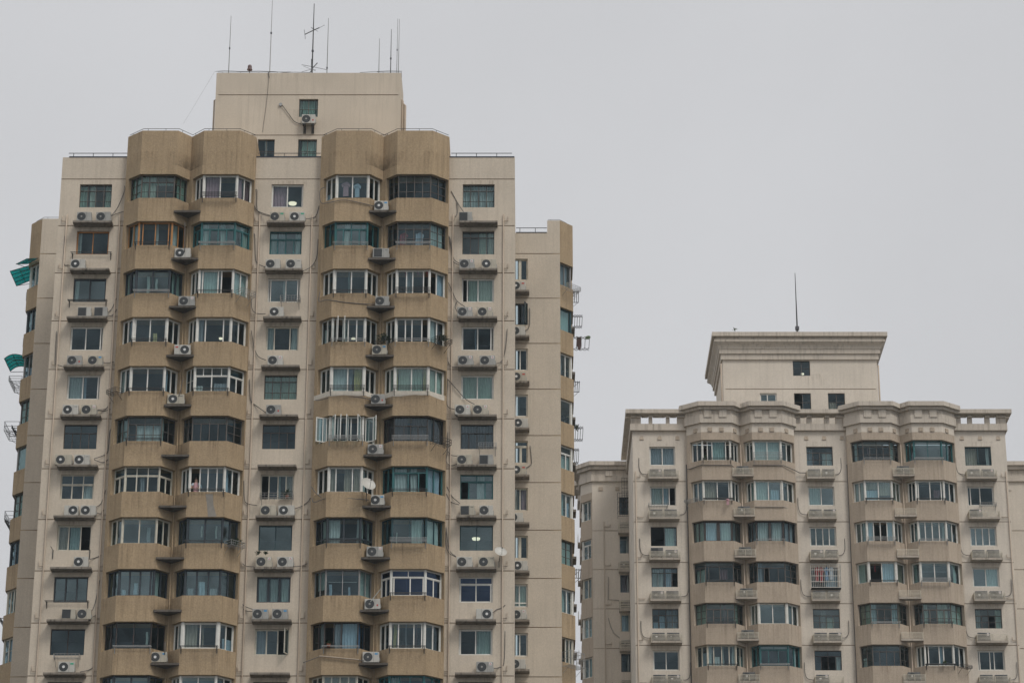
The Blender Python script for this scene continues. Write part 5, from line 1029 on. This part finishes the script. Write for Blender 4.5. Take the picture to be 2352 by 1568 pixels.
RB = [[('white bay window with a green cloth', dict(front=dict(sp=(.18,.35,.84), gap=(0,3)), cur=((1,.36,.82,'aqua'),(1,.05,.16,'leaf',0,.35)))), ('white bay window with beige curtain', dict(front=dict(sp=(.5,.92), gap=(2,)), cur=((1,0,.46,'bei'),(0,.1,.9,'grey'),(2,.0,.5,'grey')))), ('dark brown bay window of two pale panes', dict(f='n', gk='refl', front=dict(sp=(.5,), ft=.10, mt=.2), cur=((1,.05,.43,'sky'),(1,.57,.95,'grn'),(0,.1,.9,'grn'),(2,.2,.9,'grey')))),
   ('brown steel bay window with orange stiles', dict(f='s', front=dict(sp=(.12,.5), tr=.22, trn=(.5,)), side=dict(sp=(.5,), tr=.25, trn=()), cur=((1,.5,.8,'mau',.2,.7),(0,.1,.9,'grn',0,.7)))), ('steel bay window with white mullions', dict(f='s', front=dict(sp=(.25,.5,.75), tr=.28, trn=(.5,), mt=.06, gh=(.33,)), side=dict(sp=(.5,), gh=(.33,.66)), gk='teal', cur=((0,.0,1,'grn'),(2,.0,.6,'grn'),(1,.6,.7,'mau')))), ('cream bay window with knotted white curtains', dict(f='c', front=dict(sp=(.22,.5,.76)), cur=((1,0,.18,'wht'),(1,.24,.46,'wht',0,.5),(1,.52,.6,'wht'),(1,.84,1,'wht'),(0,.3,1,'sky',0,.7),(2,.5,1,'aqua',0,.6)))), ('bay window at picture edge', dict())],
  [('white bay window behind five guard rails', dict(cur=((1,0,1,'wht'),), gk='refl')), ('white bay window with pale half curtain', dict(front=dict(sp=(.5,.95), gap=(2,)), gk='refl', cur=((1,0,.5,'wht'),(1,.55,.9,'sky',0,.6),(0,.3,.9,'grn')))), ('dark brown bay window of two curtained panes', dict(f='n', front=dict(sp=(.5,), ft=.08, mt=.16), cur=((1,.06,.46,'wht'),(1,.56,.95,'wht'),(0,.1,.9,'grey'),(2,.2,.9,'grey')))), ('steel bay window with an open leaf', dict(STR, front=dict(sp=(.25,.42,.75), tr=.28, trn=(.5,), gap=(1,)), cur=((1,.0,.2,'grey'),))), ('thick white bay window of two blue-grey panes', dict(gk='refl', post=.11, cur=((0,.0,1,'bei'),(2,.0,.4,'bei')))), ('dark teal bay window with pale transom', dict(f='t', front=dict(sp=(.3,.65), tr=.2, mt=.03), side=dict(sp=(.5,)), cur=((1,0,1,'wht',.84,.98),(2,.5,.8,'wht'),(0,.4,.6,'bei')))), ('bay window at picture edge', dict())],
  [('steel bay window with a towel', dict(STR, cur=((0,.1,.5,'grn'),(1,.16,.22,'pink',.3,.7),(1,.66,.72,'aqua',0,.2),(2,.2,.8,'grn')))), ('white bay window with two half-drawn beige blinds', dict(gk='refl', cur=((1,0,.5,'bei',.6,1),(1,.5,1,'bei',.3,1),(0,.0,1,'bei'),(2,0,1,'bei'),(1,0,.5,'sky',0,.58)))), ('white bay window with dark open middle', dict(front=dict(sp=(.25,.5,.75), gap=(1,2)), gk='refl', cur=((1,0,.24,'sky'),(1,.76,1,'sky'),(0,.5,1,'sky')))), ('white bay window, left half open with red cloth inside', dict(front=dict(sp=(.48,), gap=(0,)), side=dict(sp=()), gk='refl', post=.11, cur=((1,.5,1,'sky'),(0,.0,.6,'grn'),(2,.2,1,'bei'),(1,.20,.28,'red',.55,.9)))), ('steel bay window with grey curtains', dict(STR, gk='teal', cur=((1,0,.23,'sky'),(1,.76,1,'sky'),(0,0,.4,'bei'),(0,.4,1,'grn'),(2,.1,.5,'bei')))), ('dark steel bay window with swung lights', dict(STR, front=dict(sp=(.25,.5,.78), tr=.3, trn=(.5,)), cur=((0,.0,.4,'grn',0,.5),))), ('bay window at picture edge', dict())],
  [('teal bay window of two dark panes', dict(f='t', gk='refl', front=dict(sp=(.5,), mt=.03), cur=((0,.1,.7,'mau'),))), ('white two-pane bay window', dict(front=dict(sp=(.08,.5,.9)), cur=((1,.62,.9,'mau',.2,.6),))), ('white bay window of four panes with gauze', dict(front=dict(sp=(.25,.5,.75)), gk='refl', cur=((1,.0,.1,'wht'),(1,.85,.95,'wht'),(0,.5,.9,'grn')))), ('white bay window with ornate white rail', dict(side=dict(sp=()), gk='refl', post=.10, cur=((0,.1,.5,'grn'),(2,.5,.8,'grn'),(1,.0,1,'sky',.55,.59),(1,0,1,'sky',0,.03)))), ('steel bay window with cream mullions', dict(STR, gk='teal', front=dict(sp=(.25,.5,.75), tr=.3, trn=(.5,), mt=.06, gh=(.3,)), cur=((1,.04,.2,'grn'),(1,.5,.9,'grn'),(2,0,1,'grn')))), ('white bay window of three panes above flowers', dict(front=dict(sp=(.12,.5,.65), gap=(0,)), cur=((0,.1,.6,'bei'),(1,.5,.64,'sky')))), ('bay window at picture edge', dict())]]
RU = [RL_[0],RL_[1],RR_[0],RR_[1]]
for u, ws in zip(RU, RB):
    pts = unit_plan(*u)
    for k, (look, kw) in enumerate(ws): bay_window(RT, pts, 64.02-1.42-2.8*k, 64.02-2.8*k, look, **kw)
# ---- slatted cages -----------------------------------------------------------------------------------
zsl0, zsl1, zfa = at('B5',450,848,DR-.62).z, at('B5',450,780,DR-.62).z, at('B5',450,869,DR-.62).z
def cage(x0, x1, y0, y1, z, wedge=None):
    mb = MB(); mb.box(x0,x1,y0,y1, zfa+z,zsl0+z)
    if False:
        i = len(mb.v); (vx,vy) = wedge; zz = zfa+z; mb.v += [(x0+.03,y0+.04,zz),(x1-.03,y0+.04,zz),(vx+.16,vy-.05,zz-.42),(vx-.16,vy-.05,zz-.42),(x0+.25,y1,zz),(x1-.25,y1,zz)]
        for f_ in ((0,1,2,3),(0,3,4),(1,5,2),(2,5,4,3)): mb.f.append([i+q for q in f_]); mb.mi.append(0)
    o = mb.build('cage_ledge', M['ledgeR'], RT); s = MB(); H = zsl1-zsl0
    for k in range(5):
        a, b = zsl0+z+H*(k+.54)/5, zsl0+z+H*(k+.88)/5
        s.box(x0,x1,y0,y0+.025,a,b)
        if not wedge: s.box(x0,x0+.03,y0+.061,y1,a,b); s.box(x1-.03,x1,y0+.061,y1,a,b)
    for x in (x0+.02,(x0+x1)/2,x1-.06): s.box(x,x+.04,y0+.062,y0+.10,zsl0+z,zsl1+z-.01)
    s.build('slats', M['slat'], o)
RAC = {0:[(1,1)]*6, 1:[(1,1),(1,1),(1,1),(1,1),(1,1),(1,0)], 2:[(1,1),(1,0),(1,1),(1,1),(1,0),(1,1)]}
for gi, (cx0, cx1) in enumerate(((8.17,10.2),(18.68,20.55),(29.26,31.3))):
    for k in range(6):
        cage(cx0,cx1, DR-.62,DR-.002, -2.8*k)
        for j in (0,1):
            if RAC[gi][k][j]:
                hz = () if (gi+k+j) % 2 else [[Vector((cx0+.9+j*.6,DR-.25,zsl0-2.8*k+.3)), Vector(((cx1+.25) if j else cx0-.25,DR-.06,zsl0-2.8*k+.35)), Vector(((cx1+.5) if j else cx0-.55,DR-.04,zsl0-2.8*k+.7)), Vector(((cx1+.52) if j else cx0-.58,DR-.03,zsl0-2.8*k+1.5))]]
                st = ('dk','wh','sq')[(gi*2+k+j*2)%3]
                ac(cx0+.52+j*.95, DR-.36, zsl0-2.8*k+.01+(.16 if (gi,k) == (0,2) and j==0 else 0), st, f"air conditioner behind slats, {('left','right')[j]} end of {ORD[k]} cage, right tower {RN[gi]}", w=.80, mark=('tri' if (gi+k+j)%3==0 else None), hose=hz, grp='air conditioner units in the slatted cages')
for bi, un in enumerate((RL_, RR_)):
    bx, (vx,vy), ax = un[0][2][0], un[0][3], un[1][1][0]
    for k in range(6):
        cage(bx-.02,ax+.02, yf-.12,yf+.35, -2.8*k+.0+(at('B5',1300,822,yf-.12).z-zsl0), wedge=(vx,vy))
        if bi == 0 or k in (0,5): ac((bx+ax)/2, yf-.02, at('B5',1300,822,yf-.12).z-2.8*k+.01, ('dk','wh')[k%2], f"air conditioner behind slats, {ORD[k]} valley cage of the right tower's {('left','right')[bi]} bays", w=.8, grp='air conditioner units in the slatted cages')
    pipe(RT, [(vx,vy-.12,0),(vx,vy-.12,63.9)], .04, 'pipe')
for (r,a,b,sd) in (('B5',150,900,1),('B7',2115,850,-1)):
    x = at(r,a,b,DR).x; br = [[(x,DR-.07,61.75-2.8*k),(x+sd*.30,DR-.07,61.75-2.8*k)]+([(x+sd*.5,DR-.07,61.75-2.8*k)] if k%2 else [(x+sd*.3,DR-.07,62.0-2.8*k)]) for k in range(6)]
    pipe(RT, [(x,DR-.07,0),(x,DR-.07,62.15)], .035, 'pipe', branches=br)
for (r,a,b) in (('B6',728,400),('B7',392,900)):
    x = at(r,a,b,DR-.06).x; pipe(RT, [(x,DR-.08,0),(x,DR-.08,62.6)], .035, 'cable', name='cable_duct')
# long conduits across the spandrels
for pts, l in (([(700,770),(735,768),(865,722),(1190,725),(1215,745)],'dark conduit running along the top left spandrel to a slatted cage'), ([(1425,728),(1760,728),(1890,785),(1930,808),(2005,810)],'dark conduit bending over the spandrel towards the middle cage'), ([(1445,1178),(1760,1178),(1855,1215)],'pale conduit along the second-row spandrel')):
    m = MB(); Pp = []
    for q in pts: Pp.append(at('B5',q[0],q[1], yf-.05 if 850 < q[0] < 1770 else (DR-.45 if q[0] < 1900 else DR-.15)))
    m.tube(Pp, .03, 5); tag(m.build('conduit', M['cablel' if 'pale' in l else 'cable'], None, smooth=True), l, 'pipe')
# ---- rails, baskets, security cage ---------------------------------------------------------------------
def rrack(i, k, kind='bar', mat='metal', dx=0.):
    A, B = RU[i][1], RU[i][2]; rack((A[0]+.03+dx,yf,64.02-1.40-2.8*k), XU, YN, B[0]-A[0]-.06, f"clothes rail below the {ORD[k]} window of the right tower's {('first','second','third','fourth')[i]} bay column", kind, mat, 'clothes rails on the right tower')
for i, k, kd, mt in ((0,0,'bar','metal'),(0,1,'wht','metal'),(0,3,'bar','metal'),(0,4,'bar','metal'),(0,5,'bar','metal'),(1,0,'guard','steel'),(1,2,'bar','steel'),(1,5,'bar','steel'),(2,0,'bar','steel'),(2,1,'wht','metal'),(2,2,'grille','steel'),(2,3,'bar','metal'),(2,4,'bar','steel'),(3,0,'wht','steel'),(3,1,'bar','metal'),(3,2,'bar','steel'),(3,3,'grille','steel'),(3,4,'bar','metal'),(3,5,'wht','metal')):
    rrack(i,k,kd,mt)
def rfac(i, s): a, b = Vector((*RU[i][s],0)), Vector((*RU[i][s+1],0)); U = (b-a).normalized(); return a,U,U.cross(Z)
a,U,N = rfac(0,0); basket(a+U*.05+Z*(62.55-2.8), U,N, .95,.55,.12, 'open wire rack at the left corner of the second-row white bay window','steel', grp='wire baskets on the right tower')
a,U,N = rfac(3,2); basket(a+U*.15+Z*(62.5-14.0), U,N, .85,.5,.16, 'wire basket at the right corner of the bay window with flowers','metal', grp='wire baskets on the right tower')
basket((8.2,DR,62.42-2.8), XU,YN, 1.25,.4,.2, 'wire balcony rack under the white-curtained window of the right tower','steel', grp='wire baskets on the right tower')
basket((30.1,DR,62.45-2.8), XU,YN, 1.05,.4,.2, 'wire balcony rack under the two-pane window at the far right','steel', grp='wire baskets on the right tower')
plant((27.0,yf-.25,62.62-14.0-.05), 'small violet-leaved plant on the rail of the last white bay window', .14,.14,40,'leaf2',False)
cg = thing('security_cage', 'white barred security cage over a window full of red clothes', 'security cage', (18.72,DR,62.42-8.4)); m, q = MB(), MB(); o = Vector((0,0,0)); W_, H_, P_ = 1.95, 1.58, .42
for k in range(17): m.tube([o+XU*W_*k/16+YN*P_, o+XU*W_*k/16+YN*P_+Z*H_], .012, 4)
for k in range(1,4):
    for x in (0,W_): m.tube([o+XU*x+YN*P_*k/4, o+XU*x+YN*P_*k/4+Z*H_], .012, 4)
m.build('bar', M['w'], cg)
for zz in (0,.39,.78,1.19,H_): q.tube([o+Z*zz, o+YN*P_+Z*zz, o+XU*W_+YN*P_+Z*zz, o+XU*W_+Z*zz], .020, 4)
q.build('frame', M['w'], cg); m = MB(); m.box(0,W_,-P_,-.0,-.03,-.005); m.build('tray', M['metal'], cg)
for j, (dx, mt, h_) in enumerate(((.42,'red',1.0),(.70,'red',1.05),(1.05,'blu',.9),(1.35,'sky',.85))): shirt(Vector((18.72+dx,DR-.2,62.42-8.4+1.45)), ('long red garment at the left in the security cage','second red garment in the security cage','blue garment in the security cage','pale blue garment at the right in the security cage')[j], mt, .34, h_)
m = shirt(at('B5',1150,1090,yf-.33), 'striped cloth hung on the rail of the second-row white bay window', 'pink', .28,.42)
# ---- block on the roof with its cornice ---------------------------------------------------------------------
YB = DR+2.0; z4 = lambda y, p=0.: at('B4',1450,y,YB-p).z
px0, px1 = at('B4',822,800,YB).x, at('B4',2080,800,YB).x; ztop = z4(765)
rh = []
for (x0,x1,y0,y1) in ((1397,1532,775,898),(1128,1262,1040,1160),(1408,1540,1040,1172),(1685,1817,1040,1172)):
    a, b = at('B4',x0,y1,YB), at('B4',x1,y0,YB); rh.append((a.x,b.x,a.z,min(b.z,ztop-.02)))
mb = MB(); wall(mb, (px0,YB,63.9), XU,YN, px1-px0, 63.9, ztop, [(h[0]-px0,h[1]-px0,h[2],h[3]) for h in rh], [z4(1007)], depth=.2)
mb.box(px0,px0+.15,YB+.002,YB+6.8,63.9,ztop); mb.box(px1-.15,px1,YB+.002,YB+6.8,63.9,ztop); mb.box(px0+.15,px1-.15,YB+6.6,YB+6.8,63.9,ztop); mb.build('roof_block_wall', [M['creamR'],M['joint']], RT)
mb = MB(); mb.box(px0+.2,px1-.2,YB+2.2,YB+2.3,63.9,ztop-.3); mb.box(px0+.2,px1-.2,YB+.25,YB+2.2,z4(1000),z4(1000)+.1); mb.box(px0+.2,px1-.2,YB+.25,YB+2.2,ztop+.12,ztop+.2); mb.build('room_wall', M['ceil'], RT)
for h, look, kw in zip(rh, ('lamp-lit steel window under the cornice','white window half hidden by the bay cornice','steel roof window, left leaf open','steel roof window with a board inside'), (dict(f='s', gh=(.5,)), dict(sp=(.45,), gk='refl'), dict(f='s', gh=(.45,), gap=(0,)), dict(f='s', gh=(.45,), cur=((.03,.48,'bei',0,.5),)))):
    flat_window(RT, Vector((h[0],YB+.1,h[2])), XU, YN, h[1]-h[0], h[3]-h[2], look, **kw)
mb = MB(); rect = lambda p: [(px0-p,YB-p),(px1+p,YB-p),(px1+p,YB+6.8+p),(px0-p,YB+6.8+p)]
for y0, y1, p in ((765,719,.13),(716,682,.23),(617,600,.58),(600,574,.50),(573,540,.72)): mb.prism(rect(p), z4(y0,p), z4(y1,p) if y1 != 574 else z4(573,.72))
ps = [(.27,680),(.29,668),(.33,655),(.40,642),(.49,630),(.57,618)]
for (p0,y0),(p1,y1) in zip(ps, ps[1:]):
    A_, B_ = rect(p0), rect(p1); za, zc = z4(y0,p0), z4(y1,p1)
    for j in range(4): mb.poly([(*A_[j],za),(*A_[(j+1)%4],za),(*B_[(j+1)%4],zc),(*B_[j],zc)])
mb.poly([(*q,z4(680,.27)) for q in rect(.27)]); mb.build('roof_block_cornice', M['trim'], RT)
for a in (808,2086):
    p = at('B4',a,800,YB-.1); pipe(RT, [(p.x,YB-.08,64.5),(p.x,YB-.08,p.z)] if a < 1000 else [(px1+.1,YB+.2,64.5),(px1+.1,YB+.2,p.z)], .06, 'pipe')
lamp_at('B4',1473,880,0,'small bright lamp behind the steel window under the cornice',.11, zc=ztop-.35, Yw=YB)
b = at('B4',1430,530,YB+1.0); zt_ = z4(540,.72); t = thing('lightning_mast', 'tall thin lightning mast with a dark box on the cornice roof', 'mast', (b.x,YB+1.0,zt_-.3)); H = at('B4',1418,62,YB+1.0).z-zt_+.3
m = MB(); m.tube([(0,0,0),(0,0,H*.3),(0,0,H*.6),(0,0,H)], .075, 6, .022); m.build('mast', M['metal'], t); zb = at('B4',1430,512,YB+1.0).z-zt_+.3; m = MB(); m.box(-.13,.13,-.12,.12,zb-.10,zb+.12); m.build('box', M['mdark'], t, bevel=.01)
m = MB()
for dx, dy in ((-.32,-.2),(.34,-.2),(.05,.4)): m.tube([(0,0,zb+.2),(dx,dy,.0)], .012, 4)
m.build('stay', M['metal'], t)
plant(at('B4',920,535,YB-.2)-Z*.1, 'wispy weed growing on the cornice of the right tower', .22,.13,12,'leaf2',False)
# ---- wings of the right tower ---------------------------------------------------------------------------------
zc4 = lambda y, p=0.: at('C4',420,y,DX-p).z
JX = [zc4(552)-2.8*k for k in range(21)]; zfr = zc4(222,.15)
fx0, fy1 = 4.69, DX+.78; fxo = 3.93
wz = [(zc4(703)+2.8-2.8*k, zc4(585)+2.8-2.8*k) for k in range(6)]
hx0 = at('C4',490,640,DX).x
mb = MB(); wall(mb, (fx0,DX,0), XU,YN, 7.19-fx0, 0, zfr, [(hx0-fx0,7.19-fx0,a,b) for a,b in wz], JX); mb.build('wing_wall', [M['creamR'],M['joint']], RT)
mb = MB(); wall(mb, (32.11,DX,0), XU,YN, 5.0, 0, zfr, [], JX); mb.box(33.6,33.88,DX-.05,DX-.002,zc4(285),zc4(262)); mb.build('wing_wall', [M['creamR'],M['joint']], RT)
mb = MB(); mb.box(4.9,7.1,DX+2.5,DX+2.6,44,63.9); [mb.box(4.78,7.1,DX+.28,DX+2.5,b+.1-2.8*k,b+.2-2.8*k) for k in range(6) for b in (wz[0][1],)]; mb.build('room_wall', M['room'], RT)
plan = [(7.19,DX),(fx0,DX),(fxo,fy1),(fxo,fy1+2.0),(4.65,fy1+2.75),(fxo,fy1+3.5),(fxo,fy1+5.5),(7.19,fy1+5.5)]
zs0 = at('C4',308,345,DX).z
mb = MB(); f2 = [(fx0+.001,DX+.015)] + plan[2:-1] + [(5.6,fy1+5.5),(5.6,DX+.02)]
ztan = zc4(295)
for k in range(6):
    zs = zs0-2.8*k; mb.prism(f2, zs, (zs+1.38) if k else ztan)
    for q in (plan[1],plan[4]): mb.prism([(q[0]+.003,q[1]+.02),(q[0]-.1,q[1]+.2),(5.5,q[1]+.25),(5.5,q[1]+.02)], zs-1.42, zs)
mb.prism(f2, 0, zs0-14.0-1.42); mb.build('bay_wall', M['tanR'], RT)
mb = MB(); mb.prism([(fx0+.001,DX+.015)] + plan[2:-1] + [(5.6,fy1+5.5),(5.6,DX+.02)], ztan, zfr); mb.build('frieze', M['creamR'], RT)
mb = MB()
mr_ = MB(); ring = [(7.19,DX),(fx0,DX),(fxo,fy1),(fxo,fy1+2.0),(4.65,fy1+2.75),(fxo,fy1+3.5),(fxo,fy1+5.5)][::-1]
for y0, y1, p in ((222,186,.15),(186,150,.08),(142,120,.28),(120,114,.2),(114,88,.46)):
    gq = grow(ring, p); mb.prism(gq + [(7.19,fy1+5.0)], zc4(y0,p), zc4(y1,p)); mr_.box(32.11,37.2,DX-p,DX+.4,zc4(y0,p),zc4(y1,p))
mb.box(at('C4',395,170,DX).x,at('C4',442,170,DX).x, DX-.2,DX, zc4(188,.2),zc4(152,.2)); mb.build('wing_cornice', M['trim'], RT); mr_.build('wing_cornice', M['trim'], RT)
mb = MB()
for a in (262,350,462):
    x = at('C4',a,275,DX).x
    if a > 300: mb.box(x,x+.29,DX-.05,DX-.002,zc4(286),zc4(262))
mb.build('wall_block', M['tanR'], RT)
un = ((fxo,fy1+2.0),(fxo,fy1+1.9),(fxo,fy1),(fx0,DX))
pts = unit_plan((4.65,fy1+2.75),(fxo,fy1+2.0),(fxo,fy1),(fx0,DX), d=.15, e0=.1, e1=.10)
for k, (look, kw) in enumerate([('white wing bay window at the top',dict(cur=((2,.6,.9,'grn',0,.8),))),('white wing bay window with transom',dict(side=dict(sp=(.5,),tr=.26,trn=()))),('cream wing bay window',dict(f='c',cur=((2,.4,.8,'bei'),))),('white wing bay window with blue-grey panes',dict(gk='refl')),('white wing bay window with grey curtain',dict(cur=((2,.4,.9,'grn'),))),('wing bay window at picture edge',dict())]):
    bay_window(RT, pts, zs0-1.42-2.8*k, zs0-2.8*k, look, **kw)
for k in range(6):
    a, b = wz[k]; flat_window(RT, Vector((hx0,DX+.12,a)), XU, YN, 1.65, b-a, ('dark caged wing window','wing window with transom','wing window with mauve curtain','pale wing window','dark wing window','wing window at picture edge')[k], **[dict(f='d',sp=(.3,.6)),dict(f='g',sp=(.35,.7),tr=.2),dict(f='g',sp=(.35,.7),cur=((.05,.3,'mau'),)),dict(f='c',sp=(.35,.7),cur=((0,.35,'sky'),)),dict(f='d',sp=(.35,.7)),dict()][k])
    za = zc4(555,.55)-2.8*k; mb = MB(); x0 = at('C4',481,520,DX-.5).x; mb.box(x0,7.185,DX-.55,DX-.002,za-.1,za+.08); o = mb.build('cage_ledge', M['ledgeR'], RT); s = MB()
    for j in range(5): s.box(x0,7.185,DX-.55,DX-.52,za+.10+j*.115,za+.155+j*.115); s.box(x0,x0+.03,DX-.519,DX-.01,za+.10+j*.115,za+.155+j*.115)
    s.build('slats', M['slat'], o)
    ac(x0+.48, DX-.42, za+.085, ('dk','wh','sq')[k%3], f"air conditioner behind slats on the right tower's left wing, {ORD[k]} ledge", w=.76, grp='air conditioner units in the slatted cages')
x = at('C4',387,700,DX-.06).x; pipe(RT, [(x,DX-.07,0),(x,DX-.07,zc4(492))], .035, 'pipe', branches=[[(x,DX-.07,zc4(528)-2.8*k),(x+.45,DX-.07,zc4(528)-2.8*k),(x+.45,DX-.07,zc4(512)-2.8*k)] for k in range(5)])
m = MB(); m.tube([at('C4',q[0],q[1],DX-.05) for q in ((415,860),(415,1010),(487,1015))], .03, 5); m.tube([at('C4',q[0],q[1],DX-.05) for q in ((415,1132),(430,1190),(452,1235),(490,1265))], .025, 5); tag(m.build('conduit', M['cablel']), 'cable ducts crossing the pale wing wall between the two towers', 'pipe')
gr = thing('security_cage', 'rusty wire lattice rising above the caged wing window between the towers', 'security cage', (0,0,0), None); m = MB()
A0, A1 = at('C4',478,455,DX-.45), at('C4',553,300,DX-.45)
for k in range(8): xx = A0.x+(A1.x+.3-A0.x)*k/7; m.tube([(xx,DX-.45,A0.z),(xx,DX-.45,A1.z)], .012, 4)
for k in range(6): zz = A0.z+(A1.z-A0.z)*k/5; m.tube([(A0.x,DX,zz),(A0.x,DX-.45,zz),(A1.x+.3,DX-.45,zz)], .015, 4)
m.build('cage', M['metal'], gr); m = MB(); B0, B1 = at('C4',506,360,DX-.3), at('C4',553,200,DX-.3)
for k in range(5): xx = B0.x+(B1.x+.2-B0.x)*k/4; m.tube([(xx,DX-.3,B0.z),(xx,DX-.3,B1.z)], .012, 4)
for k in range(8): zz = B0.z+(B1.z-B0.z)*k/7; m.tube([(B0.x,DX-.3,zz),(B1.x+.2,DX-.3,zz)], .012, 4)
m.build('lattice', M['metal'], gr)
for k in range(5):      # folded rails and small ledges that fringe the gap between the towers
    z = zs0-2.8*k
    mb = MB(); mb.box(3.74,4.1,fy1+2.2,fy1+3.2,z-2.3,z-2.15); mb.build('flank_ledge', M['ledgeR'], RT); s = MB()
    for j in range(5): s.box(3.74,3.77,fy1+2.2,fy1+3.2,z-2.1+j*.12,z-2.04+j*.12)
    s.build('flank_slats', M['slat'], RT)
# ================================================================== ground, sky, light, camera
mb = MB(); mb.poly([(-900,-300,0),(900,-300,0),(900,1500,0),(-900,1500,0)]); gnd = mb.build('ground', M['ground']); gnd['kind'] = 'structure'
hz = MB(); hz.box(-905,905,-305,1505,-1,96); hz = hz.build('haze', bpy.data.materials.new('haze')); hz['kind'] = 'stuff'
hm = hz.data.materials[0]; hm.use_nodes = True; hn = hm.node_tree; hn.nodes.remove(hn.nodes['Principled BSDF']); pv = N_(hn,'ShaderNodeVolumePrincipled')
pv.inputs['Density'].default_value = .00019; pv.inputs['Color'].default_value = (.80,.93,1.0,1); hn.links.new(pv.outputs[0], [q for q in hn.nodes if q.type == 'OUTPUT_MATERIAL'][0].inputs['Volume'])
EL, AZ = math.radians(52), math.radians(40)        # the brightest part of the cloud cover: high, behind the camera and a little to the right
W = bpy.data.worlds.new('World'); bpy.context.scene.world = W; W.use_nodes = True; nt = W.node_tree; L = nt.links.new
bg = nt.nodes['Background']; bg.inputs['Strength'].default_value = .10
sk = N_(nt,'ShaderNodeTexSky', sky_type='NISHITA'); sk.sun_disc = False; sk.sun_elevation = EL; sk.sun_rotation = math.pi-AZ; sk.dust_density = 6; sk.air_density = 1.2
hs = N_(nt,'ShaderNodeHueSaturation'); hs.inputs['Saturation'].default_value = .12; L(sk.outputs[0], hs.inputs['Color'])
tc = N_(nt,'ShaderNodeTexCoord'); sp = N_(nt,'ShaderNodeSeparateXYZ'); L(tc.outputs['Generated'], sp.inputs[0])
mr = N_(nt,'ShaderNodeMapRange', interpolation_type='SMOOTHSTEP'); mr.inputs[1].default_value = .50; mr.inputs[2].default_value = 1.0; mr.inputs[3].default_value = 1.0; mr.inputs[4].default_value = 1.9; L(sp.outputs['Z'], mr.inputs[0])
cl = N_(nt,'ShaderNodeTexNoise'); cl.inputs['Scale'].default_value = 3.1; cl.inputs['Detail'].default_value = 5; L(tc.outputs['Generated'], cl.inputs['Vector'])
m2 = N_(nt,'ShaderNodeMapRange'); m2.inputs[1].default_value = .3; m2.inputs[2].default_value = .7; m2.inputs[3].default_value = .90; m2.inputs[4].default_value = 1.06; L(cl.outputs['Fac'], m2.inputs[0])
mm = N_(nt,'ShaderNodeMath', operation='MULTIPLY'); L(mr.outputs[0], mm.inputs[0]); L(m2.outputs[0], mm.inputs[1])
cv = N_(nt,'ShaderNodeMix', data_type='RGBA', blend_type='MULTIPLY'); cv.inputs[0].default_value = 1; cv.inputs[6].default_value = (6.34,6.39,6.60,1); L(mm.outputs[0], cv.inputs[7])
mx = N_(nt,'ShaderNodeMix', data_type='RGBA'); mx.inputs[0].default_value = .92; L(hs.outputs[0], mx.inputs[6]); L(cv.outputs[2], mx.inputs[7]); L(mx.outputs[2], bg.inputs['Color'])
sd = bpy.data.lights.new('sun','SUN'); sd.energy = 1.5; sd.angle = math.radians(18); sd.color = (1,.96,.90); so = bpy.data.objects.new('sun', sd); C.objects.link(so)
dirv = Vector((math.sin(AZ)*math.cos(EL), -math.cos(AZ)*math.cos(EL), math.sin(EL))); so.rotation_euler = dirv.to_track_quat('Z','Y').to_euler(); so.location = (0,0,120)
cd = bpy.data.cameras.new('camera'); cam = bpy.data.objects.new('camera', cd); C.objects.link(cam); cam.location = (0,0,1.6); cam.rotation_euler = (math.pi/2+TH,0,0)
cd.sensor_width = 36; cd.lens = F/2352*36; cd.shift_x = -(CX-1176)/2352; cd.clip_start = 1; cd.clip_end = 5000
S = bpy.context.scene; S.camera = cam; S.view_settings.view_transform = 'Standard'; S.view_settings.look = 'None'; S.view_settings.exposure = 0; S.view_settings.gamma = 1
S.render.resolution_x, S.render.resolution_y = 1024, 682; S.cycles.max_bounces = 6; S.cycles.diffuse_bounces = 4; S.cycles.transparent_max_bounces = 16; S.cycles.use_denoising = True
